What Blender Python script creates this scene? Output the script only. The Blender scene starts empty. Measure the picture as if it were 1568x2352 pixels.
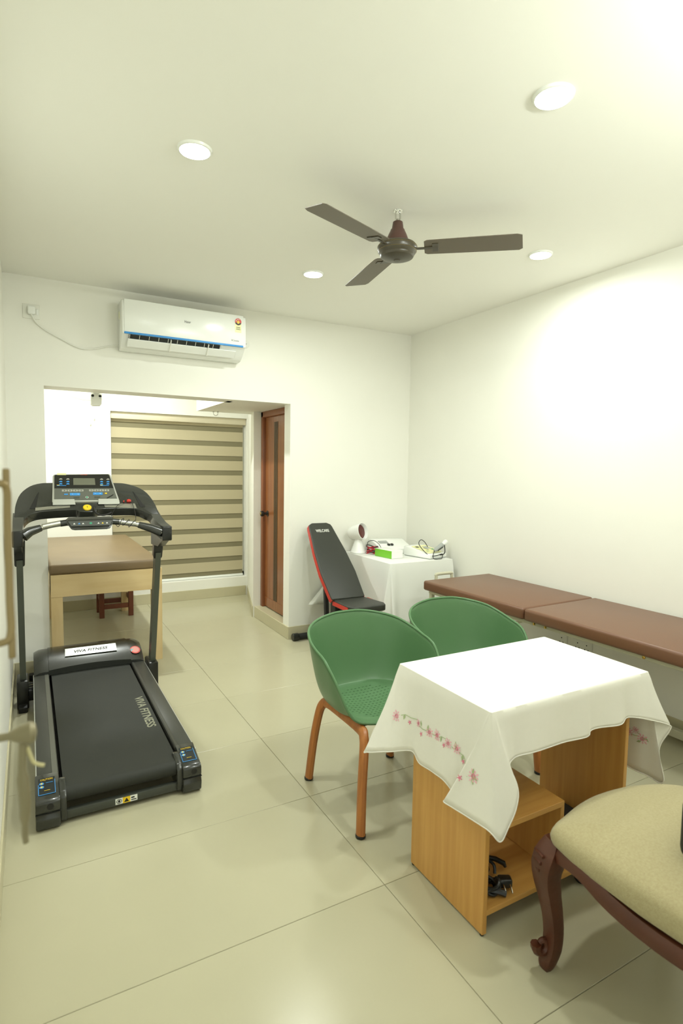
import bpy, bmesh, math, random
from mathutils import Vector, Matrix
from mathutils.bvhtree import BVHTree

random.seed(7)
C = bpy.context.scene.collection
sc = bpy.context.scene

# ------------------------------------------------------------------ camera, world, lights, exposure
F_PX, YAW, PITCH, ROLL, EYE = 1296.86, 0.506, 0.0766, 0.0156, 1.5
fw = Vector((math.sin(YAW)*math.cos(PITCH), math.cos(YAW)*math.cos(PITCH), -math.sin(PITCH)))
rt = Vector((math.cos(YAW), -math.sin(YAW), 0)); up = rt.cross(fw)
r2 = rt*math.cos(ROLL) + up*math.sin(ROLL); u2 = -rt*math.sin(ROLL) + up*math.cos(ROLL)
cam_d = bpy.data.cameras.new('camera'); cam = bpy.data.objects.new('camera', cam_d); C.objects.link(cam)
cam.matrix_world = Matrix(((r2.x, u2.x, -fw.x, 0), (r2.y, u2.y, -fw.y, 0), (r2.z, u2.z, -fw.z, EYE), (0, 0, 0, 1)))
cam_d.sensor_fit = 'AUTO'; cam_d.sensor_width = 36; cam_d.lens = F_PX*36/2352
cam_d.clip_start = 0.02
cam_d.dof.use_dof = True; cam_d.dof.focus_distance = 3.2; cam_d.dof.aperture_fstop = 3.5
sc.camera = cam

world = bpy.data.worlds.new('corridor_light'); sc.world = world; world.use_nodes = True
world.node_tree.nodes['Background'].inputs[0].default_value = (0.95, 1.0, 0.9, 1)
world.node_tree.nodes['Background'].inputs[1].default_value = 0.95

sc.view_settings.view_transform = 'Standard'; sc.view_settings.look = 'None'
sc.view_settings.gamma = 1.0; sc.view_settings.use_curve_mapping = False
sc.view_settings.exposure = 0.0
LAMP_W = 12.8
TUBE_W = 19.0
LAMP_COL = (0.945, 1.0, 0.95)

# room constants (metres)
XL, XR, YB, H = -0.123, 3.20, 4.467, 2.764
OX0, OX1, OZ = 0.107, 1.963, 2.042
YA = 6.30                      # back wall of the annex
SK = 0.11                      # skirting height

# ------------------------------------------------------------------ materials
def s(r, g, b):
    f = lambda c: (c/255/12.92 if c/255 <= .04045 else ((c/255+.055)/1.055)**2.4)
    return (f(r), f(g), f(b), 1)
MATS = {}
def mat(name, col, rough=.5, metal=0., noise=0., nscale=20., bump=0., bscale=200., spec=.5, coat=0., sheen=0., emit=None, stretch=None, col2=None, transl=0., wave=False):
    if name in MATS: return MATS[name]
    m = bpy.data.materials.new(name); m.use_nodes = True; nt = m.node_tree; N = nt.nodes; L = nt.links
    p = N['Principled BSDF']; p.inputs['Base Color'].default_value = col
    p.inputs['Roughness'].default_value = rough; p.inputs['Metallic'].default_value = metal
    p.inputs['Specular IOR Level'].default_value = spec
    p.inputs['Coat Weight'].default_value = coat
    p.inputs['Coat Roughness'].default_value = .08
    p.inputs['Sheen Weight'].default_value = sheen
    tc = N.new('ShaderNodeTexCoord'); mp = N.new('ShaderNodeMapping'); L.new(tc.outputs['Object'], mp.inputs[0])
    if stretch: mp.inputs['Scale'].default_value = stretch
    if noise > 0 or col2:
        if wave:
            t = N.new('ShaderNodeTexWave'); t.inputs['Scale'].default_value = nscale; t.inputs['Distortion'].default_value = 6
            t.inputs['Detail'].default_value = 3; t.inputs['Detail Scale'].default_value = 1.5; fo = t.outputs['Fac']
        else:
            t = N.new('ShaderNodeTexNoise'); t.inputs['Scale'].default_value = nscale; t.inputs['Detail'].default_value = 5; fo = t.outputs['Fac']
        L.new(mp.outputs[0], t.inputs['Vector'])
        r = N.new('ShaderNodeValToRGB'); L.new(fo, r.inputs[0])
        c2 = col2 or tuple(max(0, c*(1-noise)) for c in col[:3])+(1,)
        r.color_ramp.elements[0].position = .3; r.color_ramp.elements[1].position = .7
        r.color_ramp.elements[0].color = c2; r.color_ramp.elements[1].color = col
        L.new(r.outputs[0], p.inputs['Base Color'])
    if bump > 0:
        b = N.new('ShaderNodeBump'); b.inputs['Strength'].default_value = bump; b.inputs['Distance'].default_value = .002
        t2 = N.new('ShaderNodeTexNoise'); t2.inputs['Scale'].default_value = bscale; t2.inputs['Detail'].default_value = 3
        L.new(tc.outputs['Object'], t2.inputs['Vector']); L.new(t2.outputs['Fac'], b.inputs['Height']); L.new(b.outputs[0], p.inputs['Normal'])
    if emit:
        p.inputs['Emission Color'].default_value = emit[0]; p.inputs['Emission Strength'].default_value = emit[1]
    if transl > 0:
        tr = N.new('ShaderNodeBsdfTranslucent'); tr.inputs[0].default_value = col
        mx = N.new('ShaderNodeMixShader'); mx.inputs[0].default_value = transl
        L.new(p.outputs[0], mx.inputs[1]); L.new(tr.outputs[0], mx.inputs[2]); L.new(mx.outputs[0], N['Material Output'].inputs[0])
    MATS[name] = m; return m

M_wall = mat('wall_paint', s(244, 243, 233), .6, noise=.015, nscale=3, bump=.015, bscale=60)
M_ceil = mat('ceiling_paint', s(250, 249, 241), .7, bump=.04, bscale=40)
M_tile = mat('floor_tile', s(190, 185, 156), .24, noise=.05, nscale=2.2, spec=.4)
M_grout = mat('grout', s(140, 131, 104), .9)
M_skirt = mat('skirting_tile', s(200, 193, 160), .3, noise=.06, nscale=6)
M_white = mat('white_gloss_plastic', s(244, 246, 240), .22, spec=.5)
M_whitem = mat('white_matt_plastic', s(238, 238, 228), .45)
M_dw = mat('door_wood', s(152, 98, 56), .32, col2=s(128, 74, 38), nscale=3, wave=False, stretch=(14, 14, .7), coat=.2)
M_dframe = mat('door_frame_wood', s(138, 82, 48), .35, noise=.2, nscale=6, stretch=(8, 8, .8))
M_dstripe = mat('door_inlay', s(82, 62, 38), .4)
M_black = mat('black_plastic', s(30, 31, 28), .3, spec=.5)
M_blackm = mat('black_matt', s(26, 26, 24), .6)
M_gold = mat('brass', s(205, 170, 90), .25, 1)
M_chrome = mat('chrome', s(215, 215, 210), .12, 1)
M_steel = mat('brushed_steel', s(190, 190, 182), .3, .9)
M_band = mat('blind_opaque', s(198, 187, 154), .8, noise=.05, nscale=300, stretch=(1, 1, 6), transl=.1)
M_sheer = mat('blind_sheer', s(134, 127, 98), .85, noise=.1, nscale=400)
M_valance = mat('blind_valance', s(214, 205, 178), .5)
M_glass = mat('window_glass', s(20, 22, 24), .05)
M_ply = mat('birch_ply', s(226, 202, 152), .45, col2=s(214, 186, 134), nscale=2.2, stretch=(1.2, 6, 9))
M_plyv = mat('birch_ply_upright', s(224, 200, 150), .45, col2=s(212, 184, 132), nscale=2.2, stretch=(8, 8, 1.2))
M_bedv = mat('bed_vinyl', s(128, 107, 76), .42, noise=.12, nscale=5, bump=.1, bscale=300)
M_stool = mat('dark_red_wood', s(112, 58, 30), .4, noise=.25, nscale=8, stretch=(6, 6, .8))
M_vinyl = mat('brown_vinyl', s(114, 78, 55), .36, noise=.04, nscale=30, bump=.12, bscale=500)
M_cream = mat('cream_steel', s(198, 195, 170), .45)
M_desk = mat('beech_laminate', s(212, 162, 88), .35, col2=s(198, 146, 74), nscale=5, stretch=(9, 9, .5))
M_deskh = mat('beech_laminate_flat', s(212, 162, 88), .35, col2=s(198, 146, 74), nscale=5, stretch=(.6, 9, 9))
M_edge = mat('laminate_edge', s(206, 160, 92), .4)
M_cloth = mat('white_linen', s(253, 251, 241), .85, noise=.015, nscale=60, bump=.2, bscale=700, transl=.2)
M_cloth2 = mat('white_sheet', s(246, 247, 240), .85, bump=.2, bscale=500, transl=.15)
M_pink = mat('pink_thread', s(243, 188, 198), .8)
M_pinkd = mat('dark_pink_thread', s(230, 132, 156), .8)
M_leafm = mat('green_thread', s(172, 190, 140), .8)
M_green = mat('green_shell', s(88, 124, 84), .36, bump=.04, bscale=900, spec=.4)
M_teak = mat('leg_wood', s(184, 118, 58), .38, col2=s(156, 94, 44), nscale=4, stretch=(10, 10, 1.0))
M_darkw = mat('carved_mahogany', s(88, 46, 28), .38, noise=.3, nscale=14, bump=.25, bscale=60)
M_fab = mat('beige_weave', s(176, 166, 126), .9, col2=s(166, 154, 114), nscale=160, bump=.5, bscale=500, sheen=.2)
M_tmblk = mat('treadmill_black', s(45, 47, 42), .25, coat=.3)
M_tmgry = mat('treadmill_grey', s(66, 69, 62), .4, noise=.06, nscale=80)
M_tmup = mat('treadmill_upright_paint', s(78, 82, 72), .38)
M_rail = mat('treadmill_rail', s(62, 63, 57), .42, noise=.1, nscale=120, stretch=(1, .1, 1), bump=.2, bscale=300)
M_strip = mat('treadmill_rail_light', s(92, 93, 84), .38)
M_silver = mat('silver_plastic', s(196, 198, 190), .3, .5)
M_belt = mat('running_belt', s(42, 44, 38), .7, noise=.08, nscale=12, bump=.3, bscale=900)
M_beltp = mat('belt_print', s(150, 150, 128), .7, noise=.15, nscale=60)
M_lcd = mat('lcd_glass', s(112, 114, 98), .2)
M_blue = mat('blue_print', s(64, 150, 222), .4)
M_dkblue = mat('label_dark', s(30, 36, 38), .3)
M_yel = mat('yellow_plastic', s(246, 208, 40), .4)
M_red = mat('red_vinyl', s(200, 52, 42), .4)
M_redp = mat('red_print', s(214, 70, 58), .4)
M_grn = mat('green_print', s(40, 150, 110), .4)
M_pad = mat('black_vinyl', s(50, 52, 46), .45, bump=.1, bscale=500)
M_wtext = mat('white_print', s(232, 232, 224), .5)
M_dtext = mat('dark_print', s(60, 62, 58), .5)
M_lime = mat('lime_board', s(122, 196, 48), .4)
M_paley = mat('pale_yellow_label', s(238, 236, 176), .4)
M_greyp = mat('grey_plastic', s(170, 174, 170), .4)
M_fanm = mat('fan_maroon', s(88, 62, 54), .35)
M_fanb = mat('fan_brown', s(70, 64, 50), .32)
M_fanbl = mat('fan_blade_brown', s(104, 95, 80), .45)
M_lampred = mat('infrared_glass', s(90, 30, 26), .12)
M_cable = mat('red_cable', s(186, 40, 52), .5)
M_doorw = mat('white_door', s(236, 236, 226), .4)
M_bronze = mat('aged_handle', s(150, 132, 92), .35, .6)
M_latch = mat('dull_latch_metal', s(136, 128, 98), .4, .3)
M_ctrl = mat('console_grey', s(98, 101, 92), .4)
M_cream2 = mat('ivory_string', s(196, 188, 140), .7)
M_emit = mat('led_diffuser', s(255, 255, 255), .5, emit=((1, .99, .93, 1), 14))

# ------------------------------------------------------------------ mesh builders (world coordinates)
class MB:
    def __init__(self): self.bm = bmesh.new()
    def add(self, tmp):
        me = bpy.data.meshes.new('t'); tmp.to_mesh(me); tmp.free(); self.bm.from_mesh(me); bpy.data.meshes.remove(me); return self
    def box(self, lo, hi, bev=0., seg=2, M=None):
        b = bmesh.new(); bmesh.ops.create_cube(b, size=1)
        c = [(lo[i]+hi[i])/2 for i in range(3)]; d = [abs(hi[i]-lo[i]) for i in range(3)]
        for v in b.verts: v.co = Vector((v.co.x*d[0]+c[0], v.co.y*d[1]+c[1], v.co.z*d[2]+c[2]))
        if bev > 0: bmesh.ops.bevel(b, geom=b.edges[:], offset=bev, segments=seg, affect='EDGES', profile=.5)
        if M is not None: b.transform(M)
        return self.add(b)
    def raw(self, V, Fs):
        b = bmesh.new(); vs = [b.verts.new(v) for v in V]
        for f in Fs:
            try: b.faces.new([vs[i] for i in f])
            except ValueError: pass
        bmesh.ops.recalc_face_normals(b, faces=b.faces[:]); return self.add(b)
    def prism(self, pts, off, bev=0., seg=2):
        """pts: planar 3d polygon, off: extrusion vector"""
        b = bmesh.new(); off = Vector(off); n = len(pts)
        a = [b.verts.new(Vector(p)) for p in pts]; c = [b.verts.new(Vector(p)+off) for p in pts]
        b.faces.new(a); b.faces.new(c[::-1])
        for i in range(n): b.faces.new((a[i], c[i], c[(i+1) % n], a[(i+1) % n]))
        bmesh.ops.recalc_face_normals(b, faces=b.faces[:])
        if bev > 0: bmesh.ops.bevel(b, geom=b.edges[:], offset=bev, segments=seg, affect='EDGES', profile=.5)
        return self.add(b)
    def loft(self, rings, closed=True, caps=True):
        b = bmesh.new(); R = [[b.verts.new(Vector(p)) for p in r] for r in rings]; n = len(R[0])
        for i in range(len(R)-1):
            for j in range(n if closed else n-1):
                k = (j+1) % n
                try: b.faces.new((R[i][j], R[i][k], R[i+1][k], R[i+1][j]))
                except ValueError: pass
        if caps and closed:
            b.faces.new(R[0][::-1]); b.faces.new(R[-1])
        bmesh.ops.recalc_face_normals(b, faces=b.faces[:]); return self.add(b)
    def tube(self, pts, r, n=8, closed=False, sec=None):
        pts = [Vector(p) for p in pts]; m = len(pts); rs = r if isinstance(r, (list, tuple)) else [r]*m
        T = []
        for i in range(m):
            a = pts[i-1] if (i > 0 or closed) else pts[i]; c = pts[(i+1) % m] if (i < m-1 or closed) else pts[i]
            T.append((c-a).normalized())
        ref = Vector((0, 0, 1)) if abs(T[0].z) < .9 else Vector((0, 1, 0))
        N = (ref - T[0]*ref.dot(T[0])).normalized(); rings = []
        for i in range(m):
            N = (N - T[i]*N.dot(T[i])).normalized(); B = T[i].cross(N)
            if sec: rings.append([pts[i]+N*(a*rs[i])+B*(c*rs[i]) for a, c in sec])
            else: rings.append([pts[i]+(N*math.cos(2*math.pi*k/n)+B*math.sin(2*math.pi*k/n))*rs[i] for k in range(n)])
        if closed: rings.append(rings[0])
        return self.loft(rings, True, not closed)
    def lathe(self, prof, n=24, M=None, axis_at=(0, 0, 0)):
        rings = []
        for r, z in prof: rings.append([Vector((max(r, 1e-4)*math.cos(2*math.pi*k/n), max(r, 1e-4)*math.sin(2*math.pi*k/n), z)) for k in range(n)])
        M = M or Matrix.Translation(axis_at)
        return self.loft([[M @ p for p in r] for r in rings], True, True)
    def disc(self, c, u, v, ru, rv=None, n=24, th=.0006):
        c, u, v = Vector(c), Vector(u).normalized(), Vector(v).normalized(); rv = rv or ru; w = u.cross(v)
        return self.prism([c+u*(ru*math.cos(2*math.pi*k/n))+v*(rv*math.sin(2*math.pi*k/n)) for k in range(n)], w*th)

def frame(o, x, z):
    """matrix with local x along x, local z along z"""
    z = Vector(z).normalized(); x = Vector(x); x = (x - z*x.dot(z)).normalized(); y = z.cross(x); o = Vector(o)
    return Matrix(((x.x, y.x, z.x, o.x), (x.y, y.y, z.y, o.y), (x.z, y.z, z.z, o.z), (0, 0, 0, 1)))

ORI = {}
def obj(name, mb, m, parent=None, angle=35, flat=False):
    me = bpy.data.meshes.new(name); mb.bm.to_mesh(me); mb.bm.free()
    o = bpy.data.objects.new(name, me); C.objects.link(o)
    org = Vector(ORI.get(parent.name, (0, 0, 0))) if parent else Vector((0, 0, 0))
    if parent:
        me.transform(Matrix.Translation(-org)); o.parent = parent
        ORI[o.name] = org
    else:
        co = [v.co for v in me.vertices]; c = Vector(((min(v.x for v in co)+max(v.x for v in co))/2, (min(v.y for v in co)+max(v.y for v in co))/2, min(v.z for v in co)))
        me.transform(Matrix.Translation(-c)); o.location = c; ORI[o.name] = c
    me.materials.append(m)
    if not flat:
        me.polygons.foreach_set('use_smooth', [True]*len(me.polygons)); me.set_sharp_from_angle(angle=math.radians(angle))
    return o
def tag(o, label, cat, group=None):
    o['label'] = label; o['category'] = cat
    if group: o['group'] = group
    return o
def thing(name, loc, label, cat, group=None):
    o = bpy.data.objects.new(name, None); C.objects.link(o); o.location = loc; o.empty_display_size = .1; ORI[o.name] = Vector(loc)
    return tag(o, label, cat, group)
def struct(name, mb, m, parent=None):
    o = obj(name, mb, m, parent)
    if not parent: o['kind'] = 'structure'
    return o
def smoothpath(P, n=6, closed=False):
    P = [Vector(p) for p in P]; m = len(P); out = []
    for i in range(m if closed else m-1):
        p0 = P[(i-1) % m] if (closed or i > 0) else P[i]; p1 = P[i]; p2 = P[(i+1) % m]; p3 = P[(i+2) % m] if (closed or i+2 < m) else p2
        for k in range(n):
            t = k/n; out.append(.5*((2*p1)+(p2-p0)*t+(2*p0-5*p1+4*p2-p3)*t*t+(3*p1-p0-3*p2+p3)*t**3))
    if not closed: out.append(P[-1])
    return out
def text(name, body, o, x, y, width, m, parent, height=None, th=.0008, bold=0., shear=0., label=None):
    cu = bpy.data.curves.new('txt', 'FONT'); cu.body = body; cu.align_x = 'CENTER'; cu.align_y = 'CENTER'; cu.extrude = .01; cu.offset = bold; cu.shear = shear; cu.resolution_u = 3
    t = bpy.data.objects.new('txt', cu); C.objects.link(t); bpy.context.view_layer.update()
    me = bpy.data.meshes.new_from_object(t.evaluated_get(bpy.context.evaluated_depsgraph_get()))
    bpy.data.objects.remove(t); bpy.data.curves.remove(cu)
    xs = [v.co.x for v in me.vertices]; ys = [v.co.y for v in me.vertices]; w = max(xs)-min(xs); h = max(ys)-min(ys)
    sx = width/w; sy = (height/h) if height else sx
    X = Vector(x).normalized(); Y = Vector(y).normalized(); Z = X.cross(Y); o = Vector(o); cx = (max(xs)+min(xs))/2; cy = (max(ys)+min(ys))/2
    for v in me.vertices: v.co = o + X*((v.co.x-cx)*sx) + Y*((v.co.y-cy)*sy) + Z*(v.co.z/.02*th+th/2)
    mb = MB(); mb.bm.from_mesh(me); bpy.data.meshes.remove(me)
    return obj(name, mb, m, parent, flat=True)
def copy_tree(o, parent=None):
    c = o.copy(); C.objects.link(c)
    if parent: c.parent = parent
    for ch in list(o.children): copy_tree(ch, c)
    return c

# ------------------------------------------------------------------ the room shell
floor = struct('floor', MB().box((-.35, -1.6, -.09), (3.45, 6.55, -.004)), M_grout)
T = .6239; G = .0009
xs_ = [XL-.03, 1.094, 2.342, XR+.03]
ys_ = [1.608+k*T for k in range(-5, 9)]
tile_mesh = {}
for i in range(3):
    for j in range(len(ys_)-1):
        x0, x1, y0 = xs_[i]+G, xs_[i+1]-G, ys_[j]+G; w, d = x1-x0, T-2*G
        if i not in tile_mesh:
            t = obj('tile', MB().box((x0, y0, -.02), (x1, y0+d, 0), .0012, 1), M_tile, floor); tile_mesh[i] = (t.data, y0)
        else:
            t = bpy.data.objects.new('tile', tile_mesh[i][0]); C.objects.link(t); t.parent = floor; t.location = (0, y0-tile_mesh[i][1], 0)

struct('ceiling', MB().box((-.35, .05, H), (3.45, 6.55, H+.12)), M_ceil)
struct('wall_left', MB().box((XL-.16, .05, -.06), (XL, 6.55, H+.02)), M_wall)
struct('wall_right', MB().box((XR, .05, -.06), (XR+.16, YB+.3, H+.02)), M_wall)
mb = MB().prism([(XL-.02, YB, -.05), (OX0, YB, -.05), (OX0, YB, OZ), (OX1, YB, OZ), (OX1, YB, -.05), (XR+.02, YB, -.05), (XR+.02, YB, H+.01), (XL-.02, YB, H+.01)], (0, .125, 0))
mb.prism([(XL-.02, YB+.12, -.05), (OX0, YB+.12, -.05), (OX0, YB+.12, OZ), (1.5, YB+.12, OZ), (1.5, YB+.12, H+.01), (XL-.02, YB+.12, H+.01)], (0, .1, 0))
wall_back = struct('wall_back', mb, M_wall)
struct('wall_annex_bulkhead', MB().box((1.455, YB+.12, OZ), (2.55, 5.585, H+.01)), M_wall)
struct('wall_annex_right', MB().prism([(1.94, 5.3, -.05), (2.24, YA+.02, -.05), (2.6, YA+.02, -.05), (2.6, 5.3, -.05)], (0, 0, H+.05)), M_wall)
NX0, NX1, NZ0, NZ1 = .752, 2.225, .215, 2.058
mb = MB().box((XL-.02, YA, -.05), (NX0, YA+.22, H+.01)).box((NX1, YA, -.05), (2.6, YA+.22, H+.01)).box((NX0, YA, NZ1), (NX1, YA+.22, H+.01)).box((NX0, YA, -.05), (NX1, YA+.22, NZ0))
struct('wall_annex_back', mb, M_wall)
# near wall with the doorway the camera stands in
struct('wall_near', MB().prism([(.9, .05, -.05), (XR+.02, .05, -.05), (XR+.02, .05, H+.01), (XL-.02, .05, H+.01), (XL-.02, .05, 2.12), (.9, .05, 2.12)], (0, .12, 0)), M_wall)
# skirting
SKT = .009
struct('baseboard_left', MB().box((XL, .2, 0), (XL+SKT, YB, SK), .002, 1), M_skirt)
struct('baseboard_right', MB().box((XR-SKT, .2, 0), (XR, YB, SK), .002, 1), M_skirt)
struct('baseboard_back', MB().box((XL+SKT, YB-SKT, 0), (OX0, YB, SK), .002, 1).box((OX1-SKT, YB-SKT, 0), (XR-SKT, YB, SK), .002, 1).box((OX0, YB-SKT, 0), (OX0+SKT, YB+.22, SK), .002, 1), M_skirt)
struct('baseboard_annex', MB().box((XL, YA-SKT, 0), (2.21, YA, SK), .002, 1).prism([(1.94-SKT, 5.302, 0), (2.24-SKT, YA, 0), (2.245, YA, 0), (1.945, 5.302, 0)], (0, 0, SK)), M_skirt)
struct('trim_1', MB().box((OX1-.012, YB, 0), (2.3, 5.302, SK), .003, 1), M_skirt)   # raised door step

# annex door (closed) in the side wall
DX = 2.045
door = struct('door_1', MB().box((DX, 4.60, SK+.012), (DX+.035, 5.245, 1.985), .003, 1), M_dw)
mb = MB().box((DX-.03, 5.245, SK), (DX+.06, 5.30, OZ), .006).box((DX-.03, 4.57, 1.985), (DX+.06, 5.30, OZ), .006)
obj('door_frame', mb, M_dframe, door)
for k in range(4):
    y = 4.935+k*.024; obj('inlay_strip', MB().box((DX-.003, y, .22), (DX+.002, y+.017, 1.93)), M_dstripe, door)
obj('bottom_rail', MB().box((DX-.005, 4.60, SK+.014), (DX+.002, 5.24, .215), .002, 1), M_dw, door)
Mk = frame((DX, 5.185, 1.05), (0, 0, 1), (-1, 0, 0))
kn = obj('door_knob', MB().lathe([(.03, 0), (.03, .006), (.013, .008), (.012, .035), (.024, .042), (.029, .056), (.026, .07), (.018, .074), (0, .074)], 20, Mk), M_black, door)
obj('knob_face', MB().lathe([(.015, .0735), (.013, .0765), (0, .077)], 16, Mk), M_gold, kn)

# window behind the blind
win = struct('window_1', MB().box((NX0, 6.405, NZ0), (NX0+.05, 6.445, NZ1)).box((NX1-.05, 6.405, NZ0), (NX1, 6.445, NZ1)).box((NX0, 6.405, NZ1-.05), (NX1, 6.445, NZ1)).box((NX0, 6.405, NZ0), (NX1, 6.445, NZ0+.05)).box((1.46, 6.405, NZ0), (1.51, 6.445, NZ1)), M_whitem)
for a, b in ((NX0+.05, 1.46), (1.51, NX1-.05)): obj('pane', MB().box((a, 6.42, NZ0+.05), (b, 6.427, NZ1-.05)), M_glass, win)

# open entrance door at the left, its handle in the foreground
d2 = struct('door_2', MB().box((XL+.012, .18, .01), (XL+.047, .97, 2.08), .003, 1), M_doorw)
mb = MB().tube(smoothpath([(-.078, .79, 1.476), (-.035, .79, 1.476), (-.024, .795, 1.47), (-.024, .80, 1.43), (-.024, .80, 1.33), (-.024, .795, 1.29), (-.035, .79, 1.281), (-.078, .79, 1.281)], 4), .0045, 10)
mb.box((-.028, .795, 1.462), (-.020, .805, 1.494), .002)
mb.box((-.027, .795, 1.258), (-.019, .805, 1.29), .002)
obj('pull_handle', mb, M_bronze, d2)
mb = MB().lathe([(.005, -.07), (.005, -.012), (.011, 0), (.014, .012), (.011, .018), (0, .02)], 16, frame((-.018, .80, 1.158), (0, 0, 1), (1, 0, 0)))
mb.tube(smoothpath([(-.014, .80, 1.15), (-.016, .80, 1.11), (-.014, .80, 1.07), (-.015, .80, 1.03), (-.014, .80, 1.013)], 4), [.005]*5+[.007]*4+[.0065]*2+[.004]*3+[.0035]*3, 10)
lat = obj('door_latch', mb, M_latch, d2)
obj('latch_string', MB().tube(smoothpath([(-.010, .80, 1.14), (-.004, .80, 1.12), (.002, .80, 1.114), (.009, .80, 1.111)], 4), .0025, 8), M_cream2, lat)

# ------------------------------------------------------------------ ceiling lights and fan
LIGHTS = [(.612, 2.361, 'round recessed ceiling light nearest the air conditioner plug, left of the fan'), (1.577, 1.419, 'large looking round ceiling light nearest the camera, above the desk'),
          (1.651, 3.41, 'round ceiling light beyond the fan, nearest the back wall'), (2.641, 2.421, 'round ceiling light near the right wall, beside the fan blade tip')]
def downlight(x, y, z, label, watts, group='round recessed ceiling lights'):
    t = thing('ceiling_light', (x, y, z), label, 'light', group)
    obj('trim_ring', MB().lathe([(.056, -.006), (.060, -.010), (.066, -.008), (.069, 0), (.060, .001), (.056, -.006)], 32, Matrix.Translation((x, y, z))), M_white, t)
    obj('diffuser', MB().lathe([(.0615, -.0092), (.05, -.0105), (0, -.011)], 32, Matrix.Translation((x, y, z))), M_emit, t)
    ld = bpy.data.lights.new('downlight_lamp', 'AREA'); ld.shape = 'DISK'; ld.size = .11; ld.spread = math.radians(175); ld.energy = watts; ld.color = LAMP_COL
    lo = bpy.data.objects.new('downlight_lamp', ld); C.objects.link(lo); lo.location = (0, 0, -.013); lo.parent = t
for x, y, lb in LIGHTS: downlight(x, y, H, lb, LAMP_W)
downlight(.62, 5.35, H, 'round ceiling light in the annex, hidden behind the beam', LAMP_W*2.8)

tl = thing('tube_light', (1.85, .18, 2.3), 'white tube light fixed high on the near wall beside the entrance', 'light')
obj('batten', MB().box((1.25, .17, 2.42), (2.45, .20, 2.47), .004), M_white, tl)
obj('tube', MB().tube([(1.28, .215, 2.445), (2.42, .215, 2.445)], .013, 12), M_emit, tl)
for x in (1.27, 2.43): obj('lamp_holder', MB().box((x-.012, .195, 2.425), (x+.012, .23, 2.465), .003), M_white, tl)
ld = bpy.data.lights.new('tube_lamp', 'AREA'); ld.shape = 'RECTANGLE'; ld.size = 1.14; ld.size_y = .03; ld.energy = TUBE_W; ld.color = LAMP_COL
lo = bpy.data.objects.new('tube_lamp', ld); C.objects.link(lo); lo.parent = tl; lo.location = (0, .055, .145); lo.rotation_euler = (math.radians(112), 0, 0)
FX, FY = 1.615, 2.39
fan = thing('ceiling_fan', (FX, FY, H), 'brown three-bladed ceiling fan hanging from a short chrome hook', 'fan')
mb = MB().tube(smoothpath([(FX-.012, FY, 2.715), (FX-.013, FY, 2.75), (FX-.006, FY, 2.762), (FX+.006, FY, 2.762), (FX+.013, FY, 2.75), (FX+.012, FY, 2.715)], 3), .004, 8)
mb.lathe([(.008, 2.70), (.008, 2.725), (0, 2.726)], 10, Matrix.Translation((FX, FY, 0)))
mb.lathe([(.022, H-.004), (.024, H), (0, H)], 16, Matrix.Translation((FX, FY, 0)))
obj('hook', mb, M_chrome, fan)
AX = Matrix.Translation((FX, FY, 0))
obj('canopy', MB().lathe([(.018, 2.714), (.024, 2.71), (.027, 2.692), (.029, 2.676), (.034, 2.674), (.036, 2.668), (.045, 2.65), (.052, 2.632), (.055, 2.618), (.056, 2.610), (.052, 2.608)], 28, AX), M_fanm, fan)
mo = obj('motor_housing', MB().lathe([(.042, 2.616), (.068, 2.612), (.088, 2.604), (.096, 2.595), (.0975, 2.585), (.0955, 2.573), (.0895, 2.561), (.0845, 2.556), (.083, 2.553)], 40, AX), M_fanb, fan)
obj('gold_line', MB().lathe([(.0965, 2.5925), (.0982, 2.5915), (.0968, 2.5905)], 40, AX), M_bronze, mo)
obj('gold_line', MB().lathe([(.0945, 2.571), (.0958, 2.570), (.0937, 2.569)], 40, AX), M_bronze, mo)
obj('bottom_cover', MB().lathe([(.0835, 2.556), (.083, 2.549), (.078, 2.542), (.055, 2.534), (.018, 2.529), (.016, 2.525), (0, 2.524)], 40, AX), M_fanb, fan)
for a in (-40, 80, 200):
    Mr = AX @ Matrix.Rotation(math.radians(a), 4, 'Z') @ Matrix.Translation((0, 0, 2.583)) @ Matrix.Rotation(math.radians(-9), 4, 'X')
    out = [(.132, -.052), (.146, -.062), (.3, -.066), (.56, -.07), (.585, -.06), (.60, .055), (.585, .068), (.3, .064), (.146, .06), (.132, .05)]
    bl = obj('blade', MB().prism([Mr @ Vector((x, y, -.0015)) for x, y in out], Mr.to_3x3() @ Vector((0, 0, .003))), M_fanbl, fan)
    obj('blade_arm', MB().box((.085, -.009, -.006), (.2, .009, -.0016), .0015, 1, Mr).box((.17, -.035, -.005), (.2, .035, -.0016), .0015, 1, Mr), M_fanb, bl)

# ------------------------------------------------------------------ air conditioner, plug, cables
AC0, AC1, AF = .594, 1.47, 4.25
ac = thing('air_conditioner', (1.03, YB, 2.33), 'white split air conditioner with a blue lower strip on the back wall', 'air conditioner')
prof = [(YB, 2.66), (4.30, 2.66), (4.262, 2.645), (4.256, 2.61), (4.256, 2.42), (4.275, 2.415), (4.335, 2.362), (4.37, 2.335), (4.42, 2.327), (YB, 2.327)]
body = obj('body', MB().prism([(AC0, y, z) for y, z in prof], (AC1+.022-AC0, 0, 0), .006), M_white, ac)
obj('side_label', MB().disc((AC0-.001, 4.40, 2.57), (0, 1, 0), (0, 0, 1), .012, .03, 16), M_paley, body)
pan = obj('front_panel', MB().box((AC0+.012, AF, 2.43), (AC1, AF+.02, 2.655), .006), M_white, ac)
obj('blue_strip', MB().box((AC0+.012, AF-.001, 2.418), (AC1, AF+.02, 2.4315), .003), M_blue, pan)
text('maker_lettering', 'Haier', (1.045, AF-.0002, 2.553), (1, 0, 0), (0, 0, 1), .046, M_dtext, pan, .018)
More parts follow.
